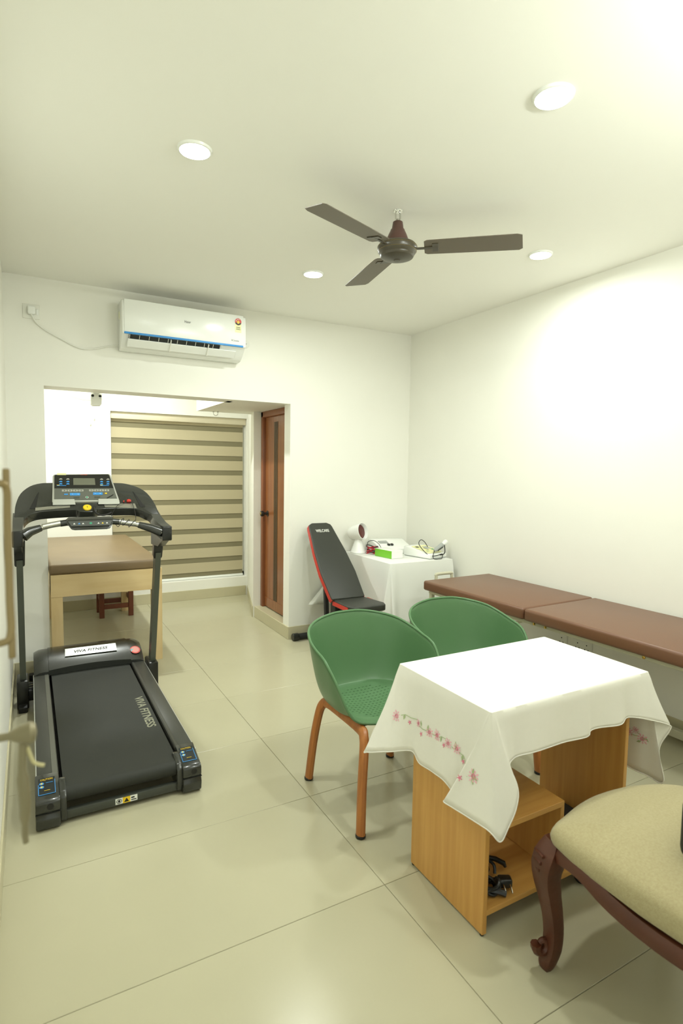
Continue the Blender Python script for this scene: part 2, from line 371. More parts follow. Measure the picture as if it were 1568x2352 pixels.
text('model_lettering', 'DC Inverter', (1.405, AF-.0002, 2.462), (1, 0, 0), (0, 0, 1), .06, M_dtext, pan, .012)
st = obj('energy_sticker', MB().box((1.403, AF-.001, 2.525), (1.452, AF+.001, 2.60)), M_paley, pan)
obj('rating_dial', MB().disc((1.4275, AF-.001, 2.605), (1, 0, 0), (0, 0, 1), .0255, .026, 24), M_redp, st)
obj('rating_band', MB().prism([(1.403, AF-.0012, 2.598), (1.452, AF-.0012, 2.598), (1.446, AF-.0012, 2.586), (1.4275, AF-.0012, 2.578), (1.409, AF-.0012, 2.586)], (0, -.0006, 0)), M_dtext, st)
obj('rating_centre', MB().disc((1.4275, AF-.0016, 2.602), (1, 0, 0), (0, 0, 1), .011, .011, 16), M_yel, st)
for x, z in ((1.412, 2.612), (1.421, 2.621), (1.433, 2.622)): obj('star', MB().disc((x, AF-.0016, z), (1, 0, 0), (0, 0, 1), .004, .004, 5), M_wtext, st)
text('sticker_print', 'POWER\nSAVINGS', (1.4275, AF-.0012, 2.556), (1, 0, 0), (0, 0, 1), .034, M_dtext, st, .022)
# air outlet
mb = MB().prism([(AC0+.04, 4.268, 2.416), (AC0+.04, 4.268, 2.41), (AC0+.04, 4.36, 2.342), (AC0+.04, 4.36, 2.416)], (AC1-AC0-.085, 0, 0))
obj('outlet_recess', MB().prism([(AC0+.045, 4.2635, 2.4165), (AC0+.045, 4.284, 2.3955), (.99+.3, 4.284, 2.3955), (.99+.3, 4.2635, 2.4165)], (0, -.004, -.004)), M_dkblue, ac)
mb.bm.free()
for k in range(11):
    x = AC0+.048+k*.066
    obj('louvre_fin', MB().prism([(x, 4.256, 2.416), (x, 4.2775, 2.3935), (x+.003, 4.2775, 2.3935), (x+.003, 4.256, 2.416)], (0, -.002, -.002)), M_whitem, ac)
obj('flap', MB().prism([(AC0+.038, 4.281, 2.392), (AC0+.038, 4.330, 2.347), (AC1-.05, 4.330, 2.347), (AC1-.05, 4.281, 2.392)], (0, -.006, -.006), .002, 1), M_white, ac)
for x in (AC0+.33, AC0+.605): obj('flap_arm', MB().prism([(x, 4.262, 2.415), (x, 4.328, 2.345), (x+.006, 4.328, 2.345), (x+.006, 4.262, 2.415)], (0, -.010, -.010)), M_whitem, ac)
pl = thing('wall_socket', (.04, YB, 2.5), 'white wall socket plate with a switch at the upper left of the back wall', 'socket')
obj('plate', MB().box((-.01, YB-.007, 2.483), (.092, YB, 2.58), .003), M_whitem, pl)
obj('rocker_switch', MB().box((.07, YB-.011, 2.51), (.086, YB-.006, 2.55), .002, 1), M_white, pl)
pg = thing('power_plug', (.045, YB-.008, 2.5), 'white plug in the upper left wall socket with a white cord to the air conditioner', 'plug')
obj('plug_body', MB().box((.02, YB-.045, 2.507), (.066, YB-.0075, 2.562), .01, 3), M_white, pg)
cord = smoothpath([(.042, YB-.03, 2.512), (.048, YB-.025, 2.495), (.075, YB-.012, 2.455), (.13, YB-.008, 2.415), (.22, YB-.008, 2.37), (.30, YB-.008, 2.333), (.36, YB-.008, 2.318), (.43, YB-.008, 2.325), (.52, YB-.008, 2.352), (.597, YB-.012, 2.365)], 6)
obj('cord', MB().tube(cord, .0052, 8), M_whitem, pg)
pc = thing('pipe_cover', (1.52, YB, 2.47), 'small round white wall cover with a dark hole right of the air conditioner', 'wall cover')
Mc = frame((1.565, YB, 2.493), (1, 0, 0), (0, -1, 0))
obj('cover', MB().lathe([(.032, 0), (.03, .008), (.02, .012), (0, .012)], 24, Mc), M_whitem, pc)
obj('screw_hole', MB().lathe([(.005, .0115), (0, .0128)], 10, Mc), M_blackm, pc)

# ------------------------------------------------------------------ annex: blind, box, bed, stool
bl = thing('zebra_blind', (1.48, 6.38, .22), 'beige and taupe striped zebra roller blind over the annex window', 'blind')
BX0, BX1, BY = .765, 2.2, 6.38
obj('valance', MB().box((BX0-.006, BY-.05, 1.985), (BX1+.022, BY+.02, 2.0575), .004), M_valance, bl)
zt = 1.957; P = .1665
obj('opaque_band', MB().box((BX0, BY-.004, zt), (BX1, BY-.0025, 1.99)), M_band, bl)
for k in range(11):
    z1 = zt-k*P
    obj('sheer_band', MB().box((BX0, BY+.002, z1-.06), (BX1, BY+.0035, z1+.003)), M_sheer, bl)
    lo_ = max(z1-P, .24)
    if k < 10: obj('opaque_band', MB().box((BX0, BY-.004, lo_), (BX1, BY-.0025, z1-.056)), M_band, bl)
obj('bottom_rail', MB().box((BX0-.003, BY-.012, .218), (BX1+.003, BY+.008, .243), .004), M_white, bl)
obj('side_cord', MB().tube([(BX1+.012, BY-.02, 1.98), (BX1+.012, BY-.02, .5)], .002, 6), M_whitem, bl)

jb = thing('junction_box', (.465, 4.69, 1.95), 'small white box with two dark round holes under the beam of the annex opening', 'electrical box')
jbx = obj('housing', MB().prism([(.425, 4.70, 2.05), (.505, 4.70, 2.05), (.501, 4.70, 1.965), (.49, 4.70, 1.948), (.436, 4.70, 1.945), (.425, 4.70, 1.955)], (0, .05, 0), .004), M_whitem, jb)
jbx.location.y += .0
for x in (.438, .490):
    obj('hole', MB().lathe([(.010, 0), (.010, .003), (0, .003)], 16, frame((x, 4.701, 2.022), (1, 0, 0), (0, -1, 0))), M_blackm, jb)
    obj('screw', MB().lathe([(.003, 0), (.003, .002), (0, .002)], 8, frame((x+.0, 4.701, 2.004), (1, 0, 0), (0, -1, 0))), M_greyp, jb)
obj('bracket', MB().box((.44, 4.686, 2.045), (.49, 4.745, 2.085), .003), M_whitem, jb)
obj('wire', MB().tube(smoothpath([(.43, 4.73, 1.99), (.38, 4.74, 1.99), (.33, 4.75, 2.0), (.29, 4.76, 2.02), (.27, 4.77, 2.08)], 5), .003, 6), M_whitem, jb)
obj('wire', MB().tube(smoothpath([(.50, 4.73, 2.0), (.53, 4.74, 2.01), (.57, 4.75, 2.03), (.61, 4.76, 2.07)], 5), .003, 6), M_whitem, jb)
for k, (x, z) in enumerate(((.60, 1.965), (.565, 1.91))):
    w = thing('wall_plug', (x, YA, z), ('tiny white wall hook left of the blind, upper of two', 'tiny white wall hook left of the blind, lower of two')[k], 'hook', 'tiny hooks beside the blind')
    obj('base', MB().box((x-.012, YA-.006, z-.012), (x+.012, YA, z+.012), .002, 1), M_whitem, w)
    obj('peg', MB().lathe([(.004, 0), (.004, .018), (.006, .02), (0, .022)], 8, frame((x, YA-.005, z), (1, 0, 0), (0, -1, 0))), M_greyp, w)
hk = thing('ceiling_hook', (1.62, 5.52, OZ), 'small metal hook under the annex bulkhead above the blind', 'hook')
obj('ring', MB().tube([(1.62+.022*math.cos(a), 5.5, OZ-.02+.022*math.sin(a)) for a in [math.pi*.95+math.pi*1.1*k/14 for k in range(15)]]+[], .003, 6).box((1.592, 5.49, OZ-.012), (1.603, 5.51, OZ), .001, 1).box((1.637, 5.49, OZ-.012), (1.648, 5.51, OZ), .001, 1), M_steel, hk)

bed = thing('plywood_bed', (.5, 5.3, 0), 'pale plywood treatment bed with a brown vinyl mattress in the annex', 'bed')
BF, BBk, bx0, bx1 = 4.43, 6.15, .118, .882
obj('end_board', MB().box((bx0, BF, .556), (bx1, BF+.02, .716), .001, 1), M_ply, bed)
obj('end_board', MB().box((bx0, BBk-.02, .556), (bx1, BBk, .716), .001, 1), M_ply, bed)
for x in (bx0, bx1-.02): obj('side_board', MB().box((x, BF+.02, .556), (x+.02, BBk-.02, .716), .001, 1), M_plyv, bed)
for x in (bx0, bx1-.075):
    for y in (BF, BBk-.06): obj('leg', MB().box((x, y+.002, 0), (x+.075, y+.062, .5558), .001, 1), M_plyv, bed)
obj('slat_board', MB().box((bx0+.02, BF+.02, .69), (bx1-.02, BBk-.02, .715)), M_ply, bed)
mb = MB().box((bx0-.008, BF-.004, .7165), (bx1-.012, BBk, .79), .018, 3)
obj('mattress', mb, M_bedv, bed)

stl = thing('wooden_stool', (.72, 6.02, 0), 'dark reddish wooden stool standing behind the plywood bed', 'stool')
for x in (.575, .845):
    for y in (5.875, 6.13): obj('leg', MB().box((x, y, 0), (x+.045, y+.045, .45), .003, 1), M_stool, stl)
for y in (5.885, 6.14): obj('stretcher', MB().box((.62, y, .085), (.845, y+.025, .13), .002, 1), M_stool, stl)
for x in (.585, .855): obj('side_stretcher', MB().box((x, 5.92, .15), (x+.025, 6.13, .195), .002, 1), M_stool, stl)
obj('seat', MB().box((.55, 5.85, .45), (.915, 6.2, .48), .006), M_stool, stl)

# ------------------------------------------------------------------ treadmill
tm = thing('treadmill', (.33, 3.3, 0), 'black treadmill with console and handlebars along the left wall', 'treadmill')
def cap(x0, x1, inner):
    pr = [(2.50, .012), (2.494, .05), (2.504, .075), (2.498, .085), (2.50, .122), (2.515, .132), (2.66, .168), (2.665, .10), (2.66, .03), (2.58, .0), (2.52, .0)]
    c = obj('end_cap', MB().prism([(x0, y, z) for y, z in pr], (x1-x0, 0, 0), .006), M_tmblk, tm)
    ix0, ix1 = (x1-.002, x1+.024) if inner > 0 else (x0-.024, x0+.002)
    obj('belt_guard', MB().prism([(ix0, y, z) for y, z in [(2.515, .02), (2.508, .07), (2.513, .12), (2.53, .142), (2.60, .160), (2.62, .158), (2.63, .14), (2.63, .03)]], (ix1-ix0, 0, 0), .005), M_tmblk, c)
    xm = (x0+x1)/2
    up_ = Vector((0, .145, .036)).normalized(); n_ = Vector((0, -.036, .145)).normalized(); o_ = Vector((xm-.002, 2.585, .1495))+n_*.001
    X = Vector((1, 0, 0)); hw, hh = .031, .048
    lb = obj('caution_label', MB().prism([o_+X*a*hw+up_*b*hh for a, b in ((-1, -1), (1, -1), (1, 1), (-1, 1))], n_*.0008), M_dkblue, c)
    fr = MB()
    for a, b in (((-1, -1), (1, -1)), ((1, -1), (1, .62)), ((-1, .25), (-1, -1))): fr.tube([o_+X*a[0]*hw+up_*a[1]*hh+n_*.001, o_+X*b[0]*hw+up_*b[1]*hh+n_*.001], .0014, 6)
    obj('label_border', fr, M_blue, lb)
    text('caution_lettering', 'CAUTION', o_+up_*.038+n_*.0009, X, up_, .046, M_yel, lb, .009)
    for b in (.016, -.004): obj('label_icon', MB().disc(o_+X*-.019+up_*b+n_*.0009, X, up_, .009, .007, 14), M_blue, lb); obj('label_icon_mark', MB().disc(o_+X*-.019+up_*b+n_*.0017, X, up_, .004, .004, 10), M_yel, lb)
    obj('label_line', MB().box((xm-.005, 2.599, .156), (xm+.022, 2.601, .157)), M_blue, lb)
    obj('label_line', MB().box((xm-.012, 2.556, .1455), (xm+.010, 2.558, .1465)), M_yel, lb)
    Mh = frame((xm+.008, 2.4995, .104), (1, 0, 0), (0, -1, 0)); obj('screw_hole', MB().lathe([(.013, -.001), (.013, .0012), (0, .0012)], 18, Mh), M_blackm, c)
    obj('slot', MB().box((xm-.001, 2.5005, .078), (xm+.014, 2.51, .085)), M_blackm, c)
    obj('seam', MB().box((x0-.0005, 2.4975, .0745), (x1+.0005, 2.53, .0765)), M_blackm, c)
cap(-.008, .084, 1); cap(.583, .668, -1)
ob = obj('rear_crossbar', MB().box((.078, 2.522, .02), (.59, 2.548, .056), .003), M_tmgry, tm)
stk = obj('warning_sticker', MB().box((.297, 2.5212, .026), (.388, 2.523, .052)), M_white, ob)
obj('warning_field', MB().box((.327, 2.5206, .026), (.358, 2.522, .052)), M_yel, stk)
obj('warning_triangle', MB().prism([(.332, 2.5204, .03), (.353, 2.5204, .03), (.3425, 2.5204, .048)], (0, .0008, 0)), M_blackm, stk)
obj('warning_circle', MB().tube([(.312+.010*math.cos(a), 2.5208, .039+.009*math.sin(a)) for a in [2*math.pi*k/16 for k in range(16)]], .0012, 5, True), M_blackm, stk)
obj('warning_hand', MB().disc((.312, 2.5212, .039), (1, 0, 0), (0, 0, 1), .005, .006, 8), M_blackm, stk)
obj('warning_roller', MB().box((.362, 2.5206, .031), (.384, 2.522, .035)).box((.362, 2.5206, .04), (.376, 2.522, .046)), M_blackm, stk)
for x in (.088, .566): obj('bolt', MB().lathe([(.006, 0), (.006, .003), (0, .003)], 12, frame((x+.005, 2.5225, .04), (1, 0, 0), (0, -1, 0))), M_blackm, ob)
for x0, x1, sgn in ((.0, .085, 1), (.583, .668, -1)):
    r = obj('side_rail', MB().box((x0, 2.62, .085), (x1, 4.03, .156), .006), M_rail, tm)
    obj('rail_trim', MB().box((x0-.005, 2.62, .118), (x0+.002, 4.03, .150), .002, 1) if sgn > 0 else MB().box((x1-.002, 2.62, .118), (x1+.005, 4.03, .150), .002, 1), M_silver, r)
    if sgn > 0: obj('grip_strip', MB().box((x1-.026, 2.63, .1555), (x1-.004, 4.0, .158), .001, 1), M_strip, r)
    else: obj('grip_strip', MB().box((x0+.004, 2.63, .1555), (x0+.018, 4.0, .158), .001, 1), M_rail, r)
prof = [(4.1, .146)]+[(2.56+.0, .146)]+[(2.56-.033*math.sin(a), .113+.033*math.cos(a)) for a in [math.pi*k/10 for k in range(1, 11)]]+[(4.1, .08)]
obj('belt', MB().prism([(.098, y, z) for y, z in prof], (.474, 0, 0)), M_belt, tm)
obj('deck_underside', MB().box((.03, 2.66, .045), (.64, 4.3, .084), .004), M_blackm, tm)
text('belt_lettering', 'VIVA FITNESS', (.532, 3.17, .1462), (0, -1, 0), (1, 0, 0), .43, M_beltp, tm, .046, bold=.018)
# motor hood
def hz(x, y):
    e = min(1, max(0, (y-3.97)/.22)); zz = .165+.085*math.sin(e*math.pi/2)
    if y > 4.2: zz -= (y-4.2)**2*1.6
    ed = min(abs(x-.0), abs(x-.668)); zz -= .018*max(0, 1-ed/.05)**2
    if .085 < x < .583: zz += .006
    return zz
xs = [0, .012, .03, .055, .08, .0845, .0855, .12, .2, .3, .334, .37, .47, .55, .5825, .5835, .588, .61, .64, .656, .668]
def front(x): return 3.985 + (.016*(1-((x-.334)/.25)**2) if .085 < x < .583 else 0)
rows = []
NY = 16
for j in range(NY+1):
    row = []
    for x in xs:
        y0 = front(x); y = y0+(4.36-y0)*j/NY; row.append((x, y, hz(x, y)))
    rows.append(row)
V = [p for r_ in rows for p in r_]; n = len(xs); Fs = [(j*n+i, j*n+i+1, (j+1)*n+i+1, (j+1)*n+i) for j in range(NY) for i in range(n-1)]
base = len(V)
ring = list(range(n)) + [j*n+n-1 for j in range(1, NY+1)] + [NY*n+i for i in range(n-2, -1, -1)] + [j*n for j in range(NY-1, 0, -1)]
for k in ring: V.append((V[k][0], V[k][1], .06 if V[k][1] > 4.05 or not (.085 < V[k][0] < .583) else .148))
m_ = len(ring)
Fs += [(ring[k], ring[(k+1) % m_], base+(k+1) % m_, base+k) for k in range(m_)]
hood = obj('motor_hood', MB().raw(V, Fs), M_tmblk, tm, angle=50)
bq = Vector((.345, 4.09, hz(.345, 4.09)+.006)); bu = Vector((0, .9, .36)).normalized(); bxv = Vector((1, 0, 0)); bn = bxv.cross(bu)
def hoodpt(x, y, up=.002): return Vector((x, y, hz(x, y)+up))
b0, b1 = hoodpt(.345, 4.068, 0), hoodpt(.345, 4.152, 0); bdir = (b1-b0).normalized(); bnn = bxv.cross(bdir); bc = (b0+b1)/2+bnn*.0055
bd = obj('name_badge', MB().prism([bc+bxv*a_+bdir*b_ for a_, b_ in ((-.162, -.040), (.158, -.046), (.160, .040), (-.158, .044))], bnn*.0015), M_silver, hood)
text('badge_lettering', 'VIVA FITNESS', bc+bnn*.0018, bxv, bdir, .21, M_blackm, bd, .03, bold=.018, shear=.25)
sk = obj('round_sticker', MB().disc(hoodpt(.622, 4.06, .003), (1, 0, -.06), (0, .92, .38), .033, .04, 24), M_redp, hood)
obj('sticker_centre', MB().disc(hoodpt(.622, 4.06, .0042), (1, 0, -.06), (0, .92, .38), .026, .031, 24), mat('sticker_pale', s(226, 150, 140), .4), sk)
obj('sticker_band', MB().prism([hoodpt(.592, 4.045, .0066), hoodpt(.652, 4.045, .0056), hoodpt(.652, 4.066, .0062), hoodpt(.592, 4.066, .0072)], (0, 0, .001)), mat('sticker_teal', s(120, 190, 200), .4), sk)
# base frame, boots, uprights
for x0, x1 in ((-.094, -.03), (.676, .740)):
    bt = obj('upright_boot', MB().box((x0, 3.86, 0), (x1, 4.02, .178), .01), M_black, tm)
    obj('base_foot', MB().box((x0+.008, 3.80, 0), (x1-.008, 4.42, .035), .006), M_blackm, tm)
    xc = (x0+x1)/2+.003
    sec = [(-.035, -.0165), (.035, -.0165), (.035, .0165), (-.035, .0165)]
    a, b = Vector((xc, 3.945, .12)), Vector((xc+.002, 3.72, .955)); d_ = (b-a).normalized(); pn = Vector((0, d_.z, -d_.y))
    ring_ = lambda p: [p+pn*u+Vector((v, 0, 0)) for u, v in sec]
    obj('upright', MB().loft([ring_(a), ring_(b)]), M_tmup, tm)
    a2, b2 = Vector((xc+.002, 3.732, .915)), Vector((xc+.004, 3.69, 1.07))
    sc2 = lambda p, k: [p+pn*u*k+Vector((v*k, 0, 0)) for u, v in [(-.033, -.022), (-.026, -.029), (.026, -.029), (.033, -.022), (.033, .022), (.026, .029), (-.026, .029), (-.033, .022)]]
    obj('collar', MB().loft([sc2(a2, .8), sc2(a2+d_*.01, .92), sc2(b2, 1.0)]), M_black, tm)
obj('front_crossbar', MB().box((-.03, 4.33, .01), (.68, 4.39, .05), .004), M_blackm, tm)
for z in (.135, .118): obj('hinge_rod', MB().tube([(-.035, 3.93, z), (.005, 3.93, z)], .005, 8), M_blackm, tm)
obj('hinge_block', MB().box((-.032, 3.88, .04), (.01, 3.95, .105), .006), M_blackm, tm)
obj('hinge_block', MB().box((.66, 3.88, .04), (.68, 3.95, .105), .004), M_blackm, tm)
# console
CV = Vector((0, .7809, .6247)); CN = Vector((0, -.6247, .7809))
def con(x, y, h=0): return Vector((x, y, 1.20+(y-3.60)*.8))+CN*h
outl = [(-.079, 3.569), (-.074, 3.63), (-.068, 3.69), (-.044, 3.76), (.005, 3.811), (.061, 3.832), (.123, 3.836), (.3, 3.838), (.475, 3.836), (.537, 3.831), (.605, 3.806), (.66, 3.758), (.695, 3.668), (.704, 3.57)]
low = [(.660, 3.572), (.645, 3.602), (.621, 3.618), (.576, 3.643), (.47, 3.648), (.361, 3.648), (.341, 3.629), (.256, 3.632), (.24, 3.644), (.15, 3.642), (.054, 3.635), (.010, 3.622), (-.015, 3.603), (-.034, 3.572)]
op = smoothpath([con(*p) for p in outl], 3)+smoothpath([con(*p) for p in low], 3)
con_b = obj('console_body', MB().prism(op, -CN*.062, .004), M_tmblk, tm)
for s_, pts in (('l', [(.0, 3.655), (.03, 3.655), (.05, 3.77), (.035, 3.74)]), ('r', [(.60, 3.655), (.63, 3.655), (.59, 3.74), (.575, 3.77)])):
    obj('speaker_groove', MB().prism([con(x, y, .0008) for x, y in pts], CN*.001), M_blackm, con_b)
obj('grip_plate', MB().prism([con(x, y, .0005) for x, y in [(.030, 3.661), (.21, 3.679), (.208, 3.659), (.028, 3.641)]], CN*.002), M_steel, con_b)
obj('grip_plate', MB().prism([con(x, y, .0005) for x, y in [(.394, 3.682), (.572, 3.679), (.578, 3.645), (.398, 3.657)]], CN*.002), M_steel, con_b)
dp = obj('display_panel', MB().prism([con(*p, -.01) for p in [(.128, 3.872), (.136, 3.884), (.449, 3.892), (.458, 3.882), (.484, 3.688), (.116, 3.688)]], CN*.024, .003), M_silver, tm)
obj('control_face', MB().prism([con(*p, .0142) for p in [(.137, 3.872), (.142, 3.879), (.444, 3.886), (.450, 3.878), (.473, 3.697), (.127, 3.697)]], CN*.0012), M_ctrl, dp)
obj('display_glass', MB().prism([con(*p, .0156) for p in [(.138, 3.872), (.143, 3.878), (.443, 3.885), (.449, 3.877), (.461, 3.781), (.132, 3.781)]], CN*.001), M_black, dp)
obj('lcd_screen', MB().prism([con(*p, .0168) for p in [(.237, 3.803), (.360, 3.803), (.361, 3.853), (.240, 3.853)]], CN*.0008), M_lcd, dp)
def cp(px, py, h=.0158): return con(.139-(py-60)*3.85e-5+(px-435)*(.000604-(py-60)*1.06e-7), 3.852-(py-97)*.00078, h)
def key(name, x0, x1, yc, hh, m_, h=.0158, par=None):
    return obj(name, MB().prism([cp(x0, yc+hh, h), cp(x1, yc+hh, h), cp(x1, yc-hh, h), cp(x0, yc-hh, h)], CN*.0012), m_, par or dp)
for x0 in (500, 552, 603, 654):
    key('preset_key', x0, x0+46, 211, 9, M_silver)
for x0 in (752, 802, 852, 902): key('preset_key', x0, x0+44, 210, 9, M_silver)
for x0, t_ in ((500, '3'), (552, '6'), (603, '9'), (654, '12')): text('key_number', t_, cp(x0+23, 211, .0172), (1, 0, 0), CV, .008 if len(t_) < 2 else .013, M_dtext, dp, .008)
for x0, t_ in ((752, '12'), (802, '9'), (852, '6'), (902, '3')): text('key_number', t_, cp(x0+22, 210, .0172), (1, 0, 0), CV, .008 if len(t_) < 2 else .013, M_dtext, dp, .008)
key('incline_keys', 573, 668, 244, 11, M_blue); key('speed_keys', 791, 882, 240, 11, M_blue)
key('incline_icon', 520, 556, 244, 5, M_blue); key('speed_icon', 905, 925, 238, 5, M_yel)
for a in (598, 650): text('arrow_mark', '^' if a < 620 else 'v', cp(a, 244, .0172), (1, 0, 0), CV, .008, M_wtext, dp, .005)
text('minus_mark', '-', cp(812, 240, .0172), (1, 0, 0), CV, .008, M_wtext, dp, .0015); text('plus_mark', '+', cp(860, 240, .0172), (1, 0, 0), CV, .008, M_wtext, dp, .008)
key('mode_key', 606, 662, 273, 6, M_tmup); key('stop_key', 803, 858, 271, 6, M_tmup)
obj('start_button', MB().disc(cp(733, 272, .0158), (1, 0, 0), CV, .0085, .0085, 18), M_wtext, dp); obj('start_mark', MB().disc(cp(733, 272, .0166), (1, 0, 0), CV, .0062, .0062, 18), M_grn, dp)
for px in (490, 555, 873, 935):
    for py in (103, 127, 148):
        obj('program_icon', MB().prism([cp(px-16, py+6, .0168), cp(px+16, py+6, .0168), cp(px+14, py-1, .0168), cp(px+3, py-7, .0168), cp(px-10, py-2, .0168)], CN*.0006), M_blue if py != 103 else M_silver, dp)
text('brand_lettering', 'VIVA FITNESS', cp(703, 62, .0172), (1, 0, 0), CV, .04, M_redp, dp, .007)
key('top_sticker', 458, 540, 58, 8, M_paley, .0168)
for a in (480, 885): key('print_line', a-25, a+60, 166, 2, M_blue, .0168); key('print_note', a-26, a, 161, 2, M_yel, .0168)
for x0, x1, y0, y1 in ((.118, .238, 3.684, 3.69), (.362, .484, 3.684, 3.69)): obj('silver_ledge', MB().prism([con(x0, y0-.012, .006), con(x1, y0-.012, .006), con(x1-.004, y1+.01, .016), con(x0+.004, y1+.01, .016)], CN*.004), M_silver, dp)
obj('safety_key', MB().lathe([(.0235, 0), (.0235, .006), (.02, .009), (0, .009)], 24, frame(con(.3, 3.655, .0), (1, 0, 0), CN)), M_yel, tm)
obj('safety_mark', MB().prism([con(.2985, 3.650, .0092), con(.3015, 3.650, .0092), con(.3015, 3.660, .0092), con(.2985, 3.660, .0092)], CN*.0006), M_dtext, tm)
# arms and handlebar
for xa, xb, x0, x1 in ((-.083, -.03, -.083, -.037), (.655, .708, .688, .738)):
    R_ = lambda xa, xb, y, z, h, t=0: [(xa, y, z-h), (xb, y, z-h), (xb, y+t, z+h), (xa, y+t, z+h)]
    obj('arm', MB().loft([R_(xa, xb, 3.64, 1.185, .036, .03), R_(xa, xb, 3.56, 1.15, .04), R_((xa+x0)/2, (xb+x1)/2, 3.50, 1.118, .042), R_(x0, x1, 3.44, 1.10, .042)]), M_tmblk, tm)
    obj('arm_end', MB().box((x0-.003, 3.415, 1.056), (x1+.003, 3.455, 1.144), .008, 3), M_black, tm)
    obj('arm_bracket', MB().loft([R_(x0+.004, x1-.004, 3.46, 1.075, .02), R_(x0+.004, x1-.004, 3.60, 1.05, .05), R_((x0+xa)/2+.006, (x1+xb)/2-.006, 3.74, 1.05, .05)]), M_black, tm)
hb = smoothpath([(-.035, 3.455, 1.112), (.0, 3.47, 1.133), (.05, 3.485, 1.15), (.144, 3.5, 1.168), (.3, 3.51, 1.172), (.45, 3.5, 1.168), (.565, 3.485, 1.15), (.63, 3.465, 1.128), (.69, 3.45, 1.105)], 4)
obj('handlebar', MB().tube(hb, .015, 12), M_chrome, tm)
obj('bar_sleeve', MB().tube([(-.034, 3.456, 1.112), (.0, 3.47, 1.135), (.052, 3.485, 1.151)], [.031, .026, .019], 14), M_tmblk, tm)
obj('bar_sleeve', MB().tube([(.688, 3.45, 1.105), (.635, 3.467, 1.128), (.562, 3.486, 1.151)], [.031, .026, .019], 14), M_tmblk, tm)
obj('pulse_sensor', MB().tube([(.06, 3.484, 1.156), (.10, 3.491, 1.164), (.148, 3.498, 1.172)], .0165, 12), M_steel, tm)
obj('pulse_sensor', MB().tube([(.455, 3.497, 1.171), (.50, 3.492, 1.163), (.545, 3.486, 1.156)], .0165, 12), M_steel, tm)
obj('bar_grip', MB().tube([(.148, 3.4985, 1.170), (.18, 3.501, 1.174)], .018, 12).tube([(.42, 3.5, 1.174), (.456, 3.4975, 1.170)], .018, 12), M_tmblk, tm)
cb = obj('control_box', MB().prism([(.174, 3.485, 1.178), (.19, 3.50, 1.19), (.415, 3.50, 1.192), (.43, 3.485, 1.18), (.403, 3.462, 1.136), (.385, 3.46, 1.132), (.22, 3.46, 1.132), (.202, 3.462, 1.136)], (0, .035, .012), .005), M_tmblk, tm)
fo = Vector((.302, 3.474, 1.164)); fx = Vector((1, 0, .0)); fyv = Vector((0, .02, .05)).normalized(); fn = fx.cross(fyv)
obj('control_face', MB().prism([fo+fx*a+fyv*b+fn*.006 for a, b in ((-.10, -.012), (.10, -.012), (.115, .018), (-.115, .018))], fn*.001), M_tmgry, cb)
for a, m_ in ((-.085, M_wtext), (-.06, M_blue), (-.04, M_wtext), (.04, M_wtext), (.062, M_yel), (.085, M_wtext)): obj('control_mark', MB().prism([fo+fx*(a-.006)+fn*.0073+fyv*.0, fo+fx*(a+.006)+fn*.0073, fo+fx*a+fn*.0073+fyv*.008], fn*.0006), m_, cb)
obj('start_mark', MB().disc(fo+fn*.0073+fyv*.004, fx, fyv, .007, .006, 16), M_grn, cb)
cl = smoothpath([con(.345, 3.655, .01), con(.335, 3.635, .02), (.345, 3.60, 1.215), (.38, 3.585, 1.205), (.42, 3.60, 1.215), con(.46, 3.64, .012), con(.50, 3.665, .01), con(.52, 3.688, .01)], 6)
obj('coiled_cord', MB().tube(cl[:26], .0055, 8), M_blackm, tm)
thin = smoothpath([con(.52, 3.688, .012), con(.47, 3.66, .012), (.425, 3.58, 1.20), (.435, 3.50, 1.16), (.45, 3.48, 1.145), (.465, 3.478, 1.18), (.48, 3.485, 1.19), (.472, 3.475, 1.15), (.50, 3.475, 1.178), (.51, 3.485, 1.182), (.505, 3.472, 1.14), (.53, 3.472, 1.17), (.552, 3.52, 1.18), (.56, 3.60, 1.22), con(.555, 3.67, .012), con(.535, 3.69, .012)], 6)
obj('clip_cord', MB().tube(thin, .0018, 6), M_blackm, tm)
obj('red_clip', MB().prism([con(x, y, .004) for x, y in [(.525, 3.685), (.55, 3.683), (.552, 3.695), (.54, 3.702), (.527, 3.697)]], CN*.012, .003), M_red, tm)
obj('red_clip', MB().prism([con(x, y, .004) for x, y in [(.504, 3.684), (.514, 3.684), (.512, 3.694), (.506, 3.694)]], CN*.008, .002), M_red, tm)
obj('cord_hook', MB().tube([con(.415, 3.708, .016), con(.44, 3.722, .018), con(.452, 3.732, .016)], .003, 6), M_blackm, tm)

# ------------------------------------------------------------------ weight bench
wb = thing('weight_bench', (2.2, 3.95, 0), 'black and red adjustable weight bench with raised backrest by the back wall', 'bench')
a0, a1 = Vector((2.195, 3.855, .445)), Vector((2.19, 4.385, 1.0)); ax = (a1-a0).normalized(); nx = Vector((0, -ax.z, ax.y))   # front normal
L_ = (a1-a0).length
def rr(d, hw, t0, t1): return [a0+ax*d+Vector((sx_*hw, 0, 0))+nx*t for sx_, t in ((-1, t0), (1, t0), (1, t1), (-1, t1))]
def padpoly(k, inset=0.):
    pts = []
    half = [(0, .145), (.012, .152), (.25, .162), (.45, .148), (.62, .125), (.72, .112), (.745, .104), (.764, .07)]
    pts = [a0+ax*min(d, L_)+Vector((w-inset, 0, 0))+nx*k for d, w in half]+[a0+ax*min(d, L_)+Vector((-(w-inset), 0, 0))+nx*k for d, w in half[::-1]]
    return pts
bk = obj('backrest', MB().prism(padpoly(.0), nx*.05, .009, 3), M_pad, wb)
